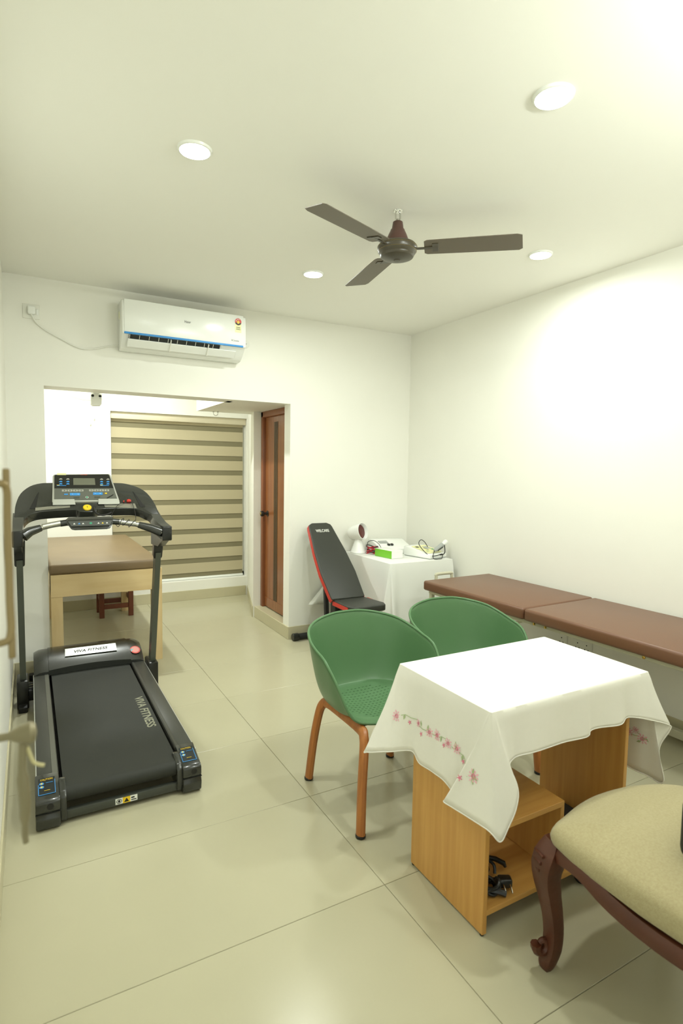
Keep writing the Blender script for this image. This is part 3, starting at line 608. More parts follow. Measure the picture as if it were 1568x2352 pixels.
def sidestrip(sg):
    half = [(.0, .145), (.012, .152), (.25, .162), (.45, .148), (.62, .125), (.72, .112), (.742, .106)]
    V = []; 
    for d, w in half:
        for k in (.004, .040): V.append(a0+ax*d+Vector((sg*(w+.002), 0, 0))+nx*k)
        for k in (.004, .040): V.append(a0+ax*d+Vector((sg*(w-.004), 0, 0))+nx*k)
    Fs = []
    for i in range(len(half)-1):
        o = i*4; q = o+4
        Fs += [(o, o+1, q+1, q), (o+2, q+2, q+3, o+3), (o+1, o+3, q+3, q+1), (o, q, q+2, o+2)]
    return MB().raw(V, Fs)
for sg in (-1, 1): obj('red_side_panel', sidestrip(sg), M_red, bk)
text('maker_lettering', 'WELCARE', a0+ax*.675+nx*.0505, (1, 0, 0), ax, .125, M_wtext, bk, .03, bold=.015)
seat_o = [(2.062, 3.845), (2.062, 3.60), (2.085, 3.548), (2.11, 3.535), (2.34, 3.535), (2.365, 3.548), (2.385, 3.60), (2.345, 3.845)]
se = obj('seat', MB().prism([(x, y, .425) for x, y in seat_o], (0, 0, .05), .010, 3), M_pad, wb)
for xa, xb, ya in ((2.062, 2.062, 0), (2.345, 2.385, 1)):
    obj('red_side_panel', MB().prism([(xa-.003 if not ya else xb-.035, 3.84, .432), (xa-.003 if not ya else xb-.035, 3.60, .432), (xa-.003 if not ya else xb-.035, 3.60, .463), (xa-.003 if not ya else xb-.035, 3.84, .463)], (.004 if not ya else .0355, 0, 0)), M_red, se)
sec = [(-1, -1), (1, -1), (1, 1), (-1, 1)]
obj('main_beam', MB().tube([(2.2, 3.56, .30), (2.2, 4.0, .36), (2.2, 4.33, .05)], .024, 4, sec=sec), M_blackm, wb)
obj('seat_post', MB().tube([(2.2, 3.68, .32), (2.2, 3.70, .425)], .022, 4, sec=sec), M_blackm, wb)
obj('back_support', MB().tube([(2.2, 3.90, .33), (2.2, 3.90, .49)], .022, 4, sec=sec).tube([(2.2, 4.2, .20), (2.2, 4.26, .83)], .016, 4, sec=sec), M_blackm, wb)
obj('hinge_bracket', MB().box((2.085, 3.84, .36), (2.105, 3.92, .445), .004, 1).box((2.295, 3.84, .36), (2.315, 3.92, .445), .004, 1).box((2.105, 3.87, .36), (2.295, 3.9, .39), .003, 1), M_blackm, wb)
obj('adjust_rod', MB().tube([(2.10, 3.83, .415), (2.3, 3.83, .415)], .008, 8), M_chrome, wb)
obj('front_leg', MB().tube([(2.2, 3.58, .30), (2.2, 3.55, .03)], .022, 4, sec=sec), M_blackm, wb)
for y in (3.55, 4.40):
    obj('foot_bar', MB().tube([(1.985, y, .0325), (2.415, y, .0325)], .027, 14), M_blackm, wb)
    for x in (1.972, 2.40): obj('foot_cap', MB().lathe([(.029, 0), (.0325, .004), (.0325, .05), (.029, .055)], 16, frame((x, y, .0325), (0, 0, 1), (1, 0, 0))), M_black, wb)

# ------------------------------------------------------------------ draped cloth helper
def drape(pairs, ztop, rows=14, per=7, ripple=0.003, sag=1.25):
    """pairs: list of (anchor xy on the table edge, hem xyz) all the way round"""
    A = smoothpath([Vector((a[0], a[1], ztop)) for a, h in pairs], per, True); Hm = smoothpath([Vector(h) for a, h in pairs], per, True)
    # keep anchors linear between listed ones
    n0 = len(pairs); A = []
    for i in range(n0):
        p, q = pairs[i][0], pairs[(i+1) % n0][0]
        for k in range(per): A.append(Vector((p[0]+(q[0]-p[0])*k/per, p[1]+(q[1]-p[1])*k/per, ztop)))
    n = len(A); cx = sum(a.x for a in A)/n; cy = sum(a.y for a in A)/n; rings = []
    for t in (.0,):
        rings.append([Vector((cx+(a.x-cx)*.985, cy+(a.y-cy)*.985, ztop)) for a in A])
    rings.append([Vector((cx+(a.x-cx)*.997, cy+(a.y-cy)*.997, ztop-.0005)) for a in A])
    for j in range(1, rows+1):
        t = j/rows; r_ = []
        for i in range(n):
            a, h = A[i], Hm[i]; d = h-a
            hx = t**sag; wob = ripple*math.sin(i*.55+1.3*math.sin(i*.13))*t*(1-.3*t)
            out = Vector((d.x, d.y, 0)); out = out.normalized() if out.length > 1e-5 else Vector((a.x-cx, a.y-cy, 0)).normalized()
            r_.append(Vector((a.x+d.x*hx, a.y+d.y*hx, a.z+d.z*t))+out*(wob+.004*min(1, t*8)))
        rings.append(r_)
    # hem: a slightly thicker rolled border
    b = MB(); V = [p for r_ in rings for p in r_]; Fs = [tuple(range(n))]
    for j in range(len(rings)-1):
        for i in range(n): k = (i+1) % n; Fs.append((j*n+i, j*n+k, (j+1)*n+k, (j+1)*n+i))
    b.raw(V, Fs); return b, rings[-1]

# ------------------------------------------------------------------ desk with tablecloth
desk = thing('desk', (1.6, 1.46, 0), 'small beech laminate desk with open shelves under a white tablecloth', 'desk')
DT = .738
obj('tabletop', MB().box((1.240, 1.259, DT-.022), (2.037, 1.753, DT), .002, 1), M_deskh, desk)
obj('side_panel', MB().box((1.243, 1.266, .006), (1.262, 1.655, DT-.022), .0015, 1), M_desk, desk)
obj('side_panel', MB().box((1.932, 1.266, .006), (1.951, 1.655, DT-.022), .0015, 1), M_desk, desk)
obj('shelf', MB().box((1.262, 1.268, .336), (1.612, 1.65, .356), .001, 1), M_deskh, desk)
obj('divider', MB().box((1.594, 1.268, .084), (1.612, 1.65, .336), .001, 1), M_desk, desk)
obj('bottom_shelf', MB().box((1.262, 1.268, .064), (1.932, 1.65, .084), .001, 1), M_deskh, desk)
for x, y in ((1.25, 1.275), (1.25, 1.645), (1.94, 1.275), (1.94, 1.645)): obj('foot', MB().lathe([(.006, 0), (.008, .006), (0, .007)], 10, Matrix.Translation((x, y, 0))), M_blackm, desk)
cs = obj('caster', MB().lathe([(.012, -.011), (.024, -.011), (.026, -.008), (.026, .008), (.024, .011), (.012, .011)], 18, frame((1.737, 1.284, .026), (0, 0, 1), (1, 0, 0))), M_blackm, desk)
obj('caster_fork', MB().box((1.722, 1.270, .03), (1.725, 1.30, .063)).box((1.749, 1.270, .03), (1.752, 1.30, .063)).box((1.722, 1.270, .058), (1.752, 1.30, .064)), M_steel, cs)
for y in (1.30, 1.60):
    for x in (1.74, 1.765)[:0]: pass
x0, x1, y0, y1 = 1.239, 2.038, 1.258, 1.754; e = .006
pairs = [
 # left side, going towards the camera
 ((x0, y1-.05), (1.170, 1.70, .44)), ((x0, 1.62), (1.214, 1.625, .466)), ((x0, 1.56), (1.210, 1.563, .448)), ((x0, 1.51), (1.218, 1.505, .445)), ((x0, 1.45), (1.210, 1.442, .455)), ((x0, 1.40), (1.214, 1.405, .438)), ((x0, 1.33), (1.222, 1.375, .430)),
 # front-left corner pleat
 ((x0, y0+e*2), (1.205, 1.352, .428)), ((x0, y0+e), (1.165, 1.372, .424)), ((x0+.001, y0+e*.6), (1.172, 1.340, .417)), ((x0+.002, y0+e*.3), (1.20, 1.222, .412)), ((x0+e*.3, y0), (1.226, 1.188, .380)), ((x0+e*.6, y0), (1.262, 1.192, .425)), ((x0+e, y0), (1.300, 1.195, .497)), ((x0+e*2, y0), (1.292, 1.225, .575)),
 # front
 ((1.32, y0), (1.32, 1.243, .594)), ((1.41, y0), (1.405, 1.238, .596)), ((1.55, y0), (1.545, 1.243, .594)), ((1.66, y0), (1.662, 1.236, .590)), ((1.70, y0), (1.70, 1.243, .607)), ((1.84, y0), (1.836, 1.236, .597)), ((1.91, y0), (1.905, 1.242, .609)), ((1.99, y0), (2.01, 1.225, .582)),
 # front-right corner
 ((x1-e, y0), (2.085, 1.205, .556)), ((x1-e*.5, y0), (2.094, 1.200, .535)), ((x1-.001, y0+e*.3), (2.066, 1.225, .452)), ((x1, y0+e*.6), (2.075, 1.202, .335)), ((x1, y0+e), (2.066, 1.27, .332)), ((x1, y0+.05), (2.058, 1.35, .338)),
 # right side
 ((x1, 1.42), (2.062, 1.43, .36)), ((x1, 1.55), (2.056, 1.55, .35)), ((x1, 1.68), (2.064, 1.68, .36)),
 ((x1, y1-e), (2.075, 1.80, .36)), ((x1-e*.5, y1), (2.09, 1.84, .36)), ((x1-e, y1), (2.05, 1.80, .50)),
 # back
 ((1.92, y1), (1.90, 1.772, .56)), ((1.75, y1), (1.75, 1.766, .565)), ((1.55, y1), (1.55, 1.772, .56)), ((1.36, y1), (1.36, 1.768, .56)), ((x0+.03, y1), (1.27, 1.775, .55)),
 # back-left corner pleat
 ((x0+e, y1), (1.19, 1.81, .50)), ((x0+e*.4, y1), (1.126, 1.80, .412)), ((x0, y1-e*.4), (1.122, 1.784, .410)), ((x0, y1-e), (1.15, 1.735, .428)),
]
cb_, hem = drape(pairs, DT+.0125, 16, 7)
cloth = obj('tablecloth', cb_, M_cloth, None, 60); tag(cloth, 'white linen tablecloth with pink embroidered flowers draped over the desk', 'tablecloth')
md = cloth.modifiers.new('thickness', 'SOLIDIFY'); md.thickness = .0016; md.offset = 1
hem_o = obj('hem', MB().tube(hem, .0026, 6, True), M_cloth, cloth)
bvh = BVHTree.FromPolygons([v.co+cloth.location for v in cloth.data.vertices], [p.vertices[:] for p in cloth.data.polygons])
def onto(y, z, side):
    if side < 0: h = bvh.ray_cast(Vector((.8, y, z)), Vector((1, 0, 0)))
    else: h = bvh.ray_cast(Vector((1.97, y, z)), Vector((1, 0, 0)))
    if h[0] is None: return None
    n = h[1]; n = n if n.x < 0 else -n
    return h[0]+n*.0025, n
def flower(y, z, r, side, big=True):
    q = onto(y, z, side)
    if not q: return
    o, n = q; u = Vector((0, 1, 0)); u = (u-n*u.dot(n)).normalized(); v = n.cross(u); mb = MB(); mb2 = MB()
    k = 9 if big else 5
    for i in range(k):
        a = 2*math.pi*i/k+.3; d = u*math.cos(a)+v*math.sin(a); w = n.cross(d); rr_ = r*(1 if i % 2 else .82)
        mb.prism([o+d*r*.38, o+d*r*.68+w*r*.14, o+d*rr_, o+d*r*.68-w*r*.14], n*.0006)
    if big:
        for q_ in (.16, .32): mb2.tube([o+(u*math.cos(a)+v*math.sin(a))*r*q_*(1+.08*math.sin(3*a)) for a in [2*math.pi*i/12 for i in range(12)]], r*.045, 5, True)
    else: mb2.disc(o, u, v, r*.42, r*.42, 8, .0008)
    f = obj('flower', mb, M_pink if big else M_pinkd, cloth); obj('flower_centre', mb2, M_pinkd, f)
def stem(pts, side):
    P_ = [onto(y, z, side) for y, z in pts]; P_ = [p[0] for p in P_ if p]
    if len(P_) > 1: obj('stem', MB().tube(smoothpath(P_, 3), .0011, 5), M_leafm, cloth)
def leaf(y, z, a, side, L=.022):
    q = onto(y, z, side)
    if not q: return
    o, n = q; u = Vector((0, 1, 0)); u = (u-n*u.dot(n)).normalized(); v = n.cross(u); d = u*math.cos(a)+v*math.sin(a); w = n.cross(d)
    obj('leaf', MB().prism([o, o+d*L*.5+w*L*.2, o+d*L, o+d*L*.5-w*L*.2], n*.0006), M_leafm, cloth)
for y, z, r, b in ((1.705, .570, .024, True), (1.645, .567, .010, False), (1.60, .580, .016, True), (1.575, .552, .010, False), (1.537, .573, .020, True), (1.495, .580, .022, True), (1.450, .566, .010, False), (1.432, .580, .019, True), (1.392, .578, .020, True), (1.362, .548, .010, False), (1.333, .518, .012, False), (1.287, .541, .024, True)):
    flower(y, z, r, -1, b)
stem([(1.685, .58), (1.665, .588), (1.64, .585), (1.61, .59)], -1); stem([(1.59, .575), (1.57, .572), (1.55, .575)], -1); stem([(1.52, .575), (1.51, .573), (1.50, .578)], -1)
stem([(1.48, .58), (1.465, .588), (1.445, .59)], -1); stem([(1.415, .575), (1.405, .573), (1.395, .578)], -1); stem([(1.38, .57), (1.36, .565), (1.345, .54), (1.31, .53)], -1)
for y, z, a in ((1.668, .59, 1.4), (1.585, .597, 1.9), (1.545, .597, 1.6), (1.468, .59, 1.5), (1.40, .60, 1.7), (1.365, .57, 1.4), (1.29, .565, 1.5), (1.285, .515, -1.4), (1.27, .535, -.2)): leaf(y, z, a, -1)
flower(1.279, .475, .024, 1, True); flower(1.304, .501, .016, 1, True); flower(1.331, .484, .020, 1, True)
stem([(1.295, .482), (1.305, .478), (1.322, .478)], 1); stem([(1.29, .49), (1.298, .496)], 1)
for y, z, a in ((1.30, .455, -2.6), (1.262, .485, .6), (1.255, .47, -.8)): leaf(y, z, a, 1)

# things on the desk shelves
def coil(pts, r, n, rnd, z0): 
    out = []
    for k in range(n*14+1):
        a = 2*math.pi*k/14; w = k/(n*14); out.append((pts[0]+pts[2]*math.cos(a)*(1+rnd*math.sin(w*23))+.012*math.sin(w*9), pts[1]+pts[3]*math.sin(a)*(1+rnd*math.cos(w*17)), z0+.004+.030*w+.006*math.sin(k*1.1)))
    return out
pw = thing('power_adapter', (1.335, 1.30, .084), 'black power cord with a two-pin plug at the front of the desk shelf', 'cord')
obj('cable_bundle', MB().tube(coil((1.318, 1.325, .036, .030), 0, 3, .18, .087), .0058, 8), M_black, pw)
obj('cable_bundle', MB().tube(smoothpath([(1.29, 1.345, .092), (1.315, 1.318, .10), (1.34, 1.296, .10), (1.358, 1.280, .096)], 5), [.010]*16, 8), M_black, pw)
Mp = Matrix.Translation((1.385, 1.312, .108)) @ Matrix.Rotation(math.radians(-28), 4, 'Z')
pgb = obj('plug', MB().box((-.024, -.016, -.014), (.022, .018, .016), .007, 3, Mp), M_black, pw)
for dx in (-.010, .012): obj('plug_pin', MB().tube([Mp @ Vector((dx, -.016, .002)), Mp @ Vector((dx, -.034, -.004)), Mp @ Vector((dx, -.042, -.008))], .0028, 8), M_chrome, pw)
obj('plug_neck', MB().tube([Mp @ Vector((-.02, .004, .002)), Mp @ Vector((-.045, .012, .0)), (1.315, 1.345, .10)], [.009, .007, .006], 8), M_black, pw)
pw2 = thing('power_adapter', (1.32, 1.42, .084), 'black coiled adapter cord with a round plug, further back on the desk shelf', 'cord')
obj('cable_bundle', MB().tube(coil((1.345, 1.42, .045, .045), 0, 4, .2, .087), .0055, 8), M_black, pw2)
obj('cable_bundle', MB().tube(smoothpath([(1.30, 1.44, .10), (1.325, 1.43, .135), (1.36, 1.41, .145), (1.40, 1.385, .12), (1.395, 1.37, .095)], 5), .0055, 8), M_black, pw2)
obj('barrel_plug', MB().tube([(1.38, 1.425, .13), (1.42, 1.395, .125), (1.444, 1.378, .112), (1.447, 1.372, .10)], [.007, .009, .009, .005], 10), M_black, pw2)
cpu = thing('black_device', (1.80, 1.55, .084), 'black power unit on the lower shelf of the desk, right of the divider', 'power unit')
obj('case', MB().box((1.76, 1.36, .084), (1.915, 1.54, .135), .006), M_blackm, cpu)
obj('wire', MB().tube(smoothpath([(1.70, 1.40, .10), (1.76, 1.38, .137), (1.83, 1.40, .139), (1.9, 1.42, .15)], 5), .0018, 6), M_whitem, cpu)

# ------------------------------------------------------------------ green bucket chairs
CX, CY = 1.387, 2.138
def make_chair(label):
    t = thing('bucket_chair', (CX, CY, 0), label, 'chair', 'green bucket chairs at the desk')
    NP = 96
    import bisect
    kn = [0, 25, 45, 65, 90, 125, 180]; kz = [.424, .428, .452, .60, .690, .742, .788]
    def zi(a):
        a = abs(a)
        for i in range(len(kn)-1):
            if a <= kn[i+1]:
                f_ = (a-kn[i])/(kn[i+1]-kn[i]); return kz[i]+(kz[i+1]-kz[i])*f_
        return kz[-1]
    def zs(a): return sum(zi(((a+d+180) % 360)-180) for d in range(-9, 10, 3))/7
    rim = []
    for k in range(NP):
        ph = 2*math.pi*k/NP-math.pi; sn, cs_ = math.sin(ph), math.cos(ph); ee = 2/2.9
        x = .292*math.copysign(abs(sn)**ee, sn); y = -(.198 if cs_ > 0 else .30)*math.copysign(abs(cs_)**ee, cs_)
        rim.append((x, y, zs(math.degrees(ph)), ph))
    rows = [.0, .25, .5, .72, .86, .94, 1.0]
    rings = []
    ST = 22
    for j in range(ST+1):
        t_ = j/ST; r_ = []
        for x, y, z, ph in rim:
            a = abs(math.degrees(ph)); hgt = max(z-.43, 0)
            # base ring (edge of the seat pan) and wall up to the rim
            bx, by = x*(.79 if a > 40 else .79+.21*(1-max(a-20, 0)/20 if a > 20 else 1)), y*(.80 if a > 60 else (.80+.2*(1-a/60)))
            if t_ < .5:
                q = t_/.5; px, py = bx*q*.93, by*q*.93; pz = .425+.010*q*q - .004*math.cos(q*3)
                pz += -.006*(1-q) + (.0 if a > 50 else -.012*q**3*(1-a/50))
            else:
                q = (t_-.5)/.5; c_ = min(1, hgt/.1)
                q2 = q
                hx = .93+.07*min(1, q*2.2)
                ex = math.sin(min(1, q*1.6)*math.pi/2)
                px0, py0 = bx*(.93+.07*ex), by*(.93+.07*ex)
                px = px0+(x-bx)*q2**1.25*1.0 if True else x; py = py0+(y-by)*q2**1.25
                zb_ = .435-(.012*(1-a/50) if a < 50 else 0)
                pz = zb_+(z-zb_)*(q2**1.7 if q2 < 1 else 1)
            r_.append(Vector((CX+px, CY+py, pz)))
        rings.append(r_)
    mb = MB(); V = [p for r_ in rings[1:] for p in r_]; n = NP; Fs = []
    for j in range(len(rings)-2):
        for i in range(n): k = (i+1) % n; Fs.append((j*n+i, j*n+k, (j+1)*n+k, (j+1)*n+i))
    V.append(Vector((CX, CY, rings[0][0].z))); Fs += [(len(V)-1, (i+1) % n, i) for i in range(n)]
    mb.raw(V, Fs)
    sh = obj('shell', mb, M_green, t, 80)
    md = sh.modifiers.new('thickness', 'SOLIDIFY'); md.thickness = .008; md.offset = 0
    md = sh.modifiers.new('soft', 'SUBSURF'); md.levels = 1; md.render_levels = 1
    obj('rim_bead', MB().tube(rings[-1], .0062, 8, True), M_green, sh)
    # vent slots printed into the seat pan
    dots = MB(); nd = 0
    for ix in range(-8, 9):
        for iy in range(-7, 8):
            x, y = ix*.021, iy*.023+.0
            if (x/.19)**2+(y/.175)**2 < 1: dots.box((CX+x-.0045, CY+y-.0012, .4215), (CX+x+.0045, CY+y+.0012, .4365 if False else .430))
    vd = obj('seat_slots', dots, mat('green_slot', s(62, 98, 60), .6), sh); vd['kind'] = 'stuff'
    bvc = BVHTree.FromPolygons([tuple(v) for v in V], Fs)
    me = vd.data
    for v in me.vertices:
        w = v.co+Vector(t.location); h = bvc.ray_cast(Vector((w.x, w.y, .7)), Vector((0, 0, -1)))
        if h[0] is not None: v.co.z = h[0].z + (.0052 if v.co.z > .426 else .002) - t.location.z
    # legs: one bent wooden frame each side
    S8 = [(math.cos(a)*1.0, math.sin(a)*.8) for a in [2*math.pi*k/10 for k in range(10)]]
    for sg in (-1, 1):
        xf, xt = CX+sg*.235, CX+sg*.185
        P_ = smoothpath([(xf, CY-.262, .012), (CX+sg*.222, CY-.245, .20), (CX+sg*.205, CY-.228, .34), (xt+sg*.008, CY-.205, .388), (xt, CY-.165, .404), (xt, CY, .408), (xt, CY+.135, .404), (xt+sg*.008, CY+.168, .388), (CX+sg*.205, CY+.185, .34), (CX+sg*.222, CY+.205, .20), (xf, CY+.225, .012)], 4)
        fr = obj('leg_frame', MB().tube(P_, .0235, 10, sec=S8), M_teak, t)
        for y in (CY-.2625, CY+.2255): obj('foot_pad', MB().lathe([(.018, 0), (.0215, .003), (.0215, .012), (.018, .014)], 14, Matrix.Translation((xf, y, 0))), M_blackm, fr)
    obj('cross_bar', MB().box((CX-.19, CY-.13, .392), (CX+.19, CY-.10, .41), .004, 1).box((CX-.19, CY+.08, .392), (CX+.19, CY+.11, .41), .004, 1), M_blackm, t)
    return t
ch1 = make_chair('green plastic bucket chair with wooden legs, left one, beside the left end of the desk')
ch2 = copy_tree(ch1); ch2['label'] = 'green plastic bucket chair with wooden legs, right one, between the desk and the brown couch'
ch2.location = (1.985, 2.17, 0); ch2.rotation_euler = (0, 0, math.radians(-6))

# ------------------------------------------------------------------ brown treatment couch on the right
cr = thing('treatment_couch', (2.815, 3.26, 0), 'long brown vinyl treatment couch with cream steel frame along the right wall', 'couch')
cr.rotation_euler = (0, 0, math.radians(1.5))
obj('cushion', MB().box((2.488, 2.336, .631), (3.14, 3.262, .701), .016, 3), M_vinyl, cr)
obj('cushion', MB().box((2.488, 1.19, .631), (3.14, 2.330, .701), .016, 3), M_vinyl, cr)
for x in (2.525, 3.075): obj('side_rail', MB().box((x, 1.20, .606), (x+.028, 3.24, .630), .003, 1), M_cream, cr)
for y in (1.23, 2.31, 3.20): obj('cross_rail', MB().box((2.553, y, .607), (3.075, y+.028, .628), .003, 1), M_cream, cr)
for x in (2.525, 3.073):
    for y in (1.22, 3.205): obj('leg', MB().box((x, y, 0), (x+.03, y+.03, .606), .003, 1), M_cream, cr)
obj('lower_rail', MB().box((3.06, 1.25, .04), (3.10, 3.205, .085), .003, 1), M_cream, cr)
obj('lower_rail', MB().box((2.56, 3.205, .1), (3.07, 3.235, .14), .003, 1), M_cream, cr)
obj('push_handle', MB().tube(smoothpath([(2.66, 3.22, .62), (2.66, 3.31, .64), (2.66, 3.32, .705), (2.67, 3.32, .721), (2.80, 3.32, .721), (2.812, 3.32, .705), (2.812, 3.31, .64), (2.812, 3.22, .62)], 4), .012, 10), M_cream, cr)
for y in (2.28, 2.20, 1.62): obj('bolt', MB().lathe([(.008, 0), (.008, .004), (.004, .006), (0, .006)], 10, frame((2.525, y, .618), (0, 0, 1), (-1, 0, 0))), M_gold, cr)
obj('backrest_stay', MB().tube([(2.56, 3.10, .60), (2.56, 2.75, .45), (2.56, 2.4, .60)], .008, 8), M_cream, cr)

# sockets low on the right wall
for k, (y, w, lb) in enumerate(((2.60, .085, 'white wall socket plate low on the right wall, farther from the camera'), (2.435, .15, 'wide white double wall socket low on the right wall, nearer to the camera'))):
    q = thing('wall_socket', (XR, y, .3), lb, 'socket', 'sockets low on the right wall')
    obj('plate', MB().box((XR-.008, y-w/2, .295), (XR, y+w/2, .39), .003), M_whitem, q)
    for c in ((0,) if w < .1 else (-.035, .035)):
        for dy, dz in ((0, .018), (-.013, -.012), (.013, -.012)):
            obj('socket_hole', MB().lathe([(.0042, 0), (.0042, .0012), (0, .0012)], 10, frame((XR-.0078, y+c+dy, .343+dz), (0, 0, 1), (-1, 0, 0))), M_blackm, q)

# ------------------------------------------------------------------ corner table with white sheet and devices
TX0, TX1, TY0, TY1, TZ = 2.495, 3.125, 3.69, 4.425, .738
ct = thing('side_table', (2.8, 4.05, 0), 'small table hidden under a white sheet in the back right corner', 'table')
obj('tabletop', MB().box((TX0, TY0, TZ-.02), (TX1, TY1, TZ), .002, 1), M_ply, ct)
for x in (TX0+.02, TX1-.06):
    for y in (TY0+.03, TY1-.07): obj('leg', MB().box((x, y, 0), (x+.04, y+.04, TZ-.02)), M_plyv, ct)
tx0, tx1, ty0, ty1 = TX0-.002, TX1+.002, TY0-.002, TY1+.002; e = .006
p2 = [((tx0, ty1-.03), (2.30, 4.38, .31)), ((tx0, 4.33), (2.38, 4.33, .26)), ((tx0, 4.2), (2.455, 4.2, .25)), ((tx0, 4.05), (2.45, 4.05, .245)), ((tx0, 3.9), (2.472, 3.9, .25)), ((tx0, 3.78), (2.478, 3.77, .25)),
      ((tx0, ty0+e*1.5), (2.438, 3.735, .235)), ((tx0, ty0+e), (2.418, 3.695, .22)), ((tx0+e*.3, ty0+e*.3), (2.492, 3.674, .25)), ((tx0+e, ty0), (2.50, 3.618, .215)),
      ((2.56, ty0), (2.57, 3.668, .25)), ((2.68, ty0), (2.68, 3.652, .25)), ((2.82, ty0), (2.82, 3.668, .25)), ((2.95, ty0), (2.95, 3.652, .25)), ((3.06, ty0), (3.06, 3.665, .25)),
      ((tx1-e, ty0), (3.11, 3.63, .22)), ((tx1-e*.4, ty0), (3.155, 3.62, .20)), ((tx1, ty0+e), (3.15, 3.68, .24)), ((tx1, 3.9), (3.145, 3.9, .25)), ((tx1, 4.2), (3.145, 4.2, .25)),
      ((tx1, ty1-e), (3.15, 4.43, .25)), ((tx1-e, ty1), (3.12, 4.445, .25)), ((2.9, ty1), (2.9, 4.443, .28)), ((2.65, ty1), (2.65, 4.443, .28)),
      ((tx0+e, ty1), (2.45, 4.443, .28)), ((tx0, ty1-e*.4), (2.15, 4.42, .30)), ((tx0, ty1-e), (2.135, 4.335, .32))]
cb2, hem2 = drape(p2, TZ+.0125, 14, 6, .004)
sheet = obj('white_sheet', cb2, M_cloth2, None, 60); tag(sheet, 'plain white sheet hanging over the small table in the back corner', 'tablecloth')
md = sheet.modifiers.new('thickness', 'SOLIDIFY'); md.thickness = .0016; md.offset = 1
# corner pleat
TS = TZ+.0155
il = thing('infrared_lamp', (2.565, 4.31, TS), 'white infrared heat lamp with dark red glass on the sheet-covered table', 'lamp')
obj('base', MB().lathe([(.070, 0), (.072, .008), (.064, .02), (.05, .06), (.036, .10), (.028, .125), (0, .128)], 28, Matrix.Translation((2.565, 4.31, TS))), M_white, il)
hd = Vector((.36, -.80, .22)).normalized(); hc = Vector((2.565, 4.31, TS+.185)); Mh = frame(hc-hd*.06, (0, 0, 1), hd)
head = obj('head', MB().lathe([(.02, -.03), (.05, -.028), (.062, -.01), (.068, .03), (.074, .09), (.076, .11), (.072, .112), (.066, .098), (.062, .08)], 28, Mh), M_white, il)
obj('heat_glass', MB().lathe([(.0625, .083), (.03, .086), (0, .087)], 24, Mh), M_lampred, head)
obj('neck', MB().tube([(2.565, 4.31, TS+.11), (2.565, 4.31, TS+.16)], .014, 10), M_whitem, il)
cc = thing('cable_coil', (2.64, 4.21, TS), 'tangle of red and black lead wires beside the infrared lamp', 'cable')
for k in range(7):
    rx, ry, zz = .040+.012*random.random(), .055+.012*random.random(), TS+.006+.011*k*.8
    pts = [(2.65+rx*math.cos(a)+.006*math.sin(2*a+k), 4.205+ry*math.sin(a), zz+.010*math.sin(a*2+k*1.7)+.004) for a in [2*math.pi*i/22 for i in range(22)]]
    obj('lead_wire', MB().tube(pts, .0042, 6, True), M_cable if k % 4 != 2 else M_black, cc)
obj('lead_wire', MB().tube(smoothpath([(2.62, 4.24, TS+.05), (2.63, 4.25, TS+.10), (2.665, 4.21, TS+.115), (2.68, 4.15, TS+.09), (2.685, 4.12, TS+.06)], 5), .0028, 6), M_black, cc)
gb = thing('green_carton', (2.69, 3.99, TS), 'small white carton with a bright green end on the covered table', 'box')
Mg = Matrix.Translation((2.622, 3.99, TS)) @ Matrix.Rotation(math.radians(7), 4, 'Z')
obj('carton', MB().box((0, -.11, 0), (.125, .11, .066), .0015, 1, Mg), M_white, gb)
obj('green_face', MB().box((-.0008, -.109, .001), (.0005, .109, .065), 0, 1, Mg), M_lime, gb)
ta = thing('therapy_machine', (2.86, 4.27, TS), 'white therapy machine with grey display and black buttons behind the carton', 'machine')
Mt = Matrix.Translation((2.86, 4.26, TS)) @ Matrix.Rotation(math.radians(-8), 4, 'Z')
pt = [(-.15, 0), (.14, 0), (.14, .105), (.06, .105), (-.15, .045)]
obj('case', MB().prism([Mt @ Vector((-.15, y, z)) for y, z in pt], Mt.to_3x3() @ Vector((.32, 0, 0)), .008), M_white, ta)
sl = Vector((0, .21, .06)).normalized(); so = Mt @ Vector((-.04, -.03, .083)); su = Mt.to_3x3() @ Vector((1, 0, 0)); sv = Mt.to_3x3() @ sl; sn_ = su.cross(sv)
obj('display', MB().prism([so+su*a+sv*b for a, b in ((-.065, .0), (.02, .0), (.02, .05), (-.065, .05))], sn_*.0025), M_greyp, ta)
for a in (.0, .032): obj('button', MB().prism([so+su*(a-.0)+sv*b for a, b in ((a-.01, -.06), (a+.012, -.06), (a+.012, -.035), (a-.01, -.035))], sn_*.012, .002), M_black, ta)
tb = thing('ultrasound_machine', (3.0, 3.88, TS), 'flat white ultrasound machine with a pale yellow control panel, right of the carton', 'machine')
Mb = Matrix.Translation((3.0, 3.90, TS)) @ Matrix.Rotation(math.radians(12), 4, 'Z')
obj('case', MB().prism([Mb @ Vector((-.115, y, z)) for y, z in [(-.15, .004), (.15, .004), (.15, .085), (.10, .085), (-.15, .038)]], Mb.to_3x3() @ Vector((.22, 0, 0)), .008), M_white, tb)
obj('base', MB().box((-.108, -.145, 0), (.098, .145, .006), 0, 1, Mb), M_greyp, tb)
so = Mb @ Vector((-.005, -.02, .0640)); su = Mb.to_3x3() @ Vector((1, 0, 0)); sv = Mb.to_3x3() @ Vector((0, .25, .047)).normalized(); sn_ = su.cross(sv)
pn_ = obj('control_panel', MB().prism([so+su*a+sv*b for a, b in ((-.09, -.1), (.085, -.1), (.085, .10), (-.09, .10))], sn_*.0025), M_paley, tb)
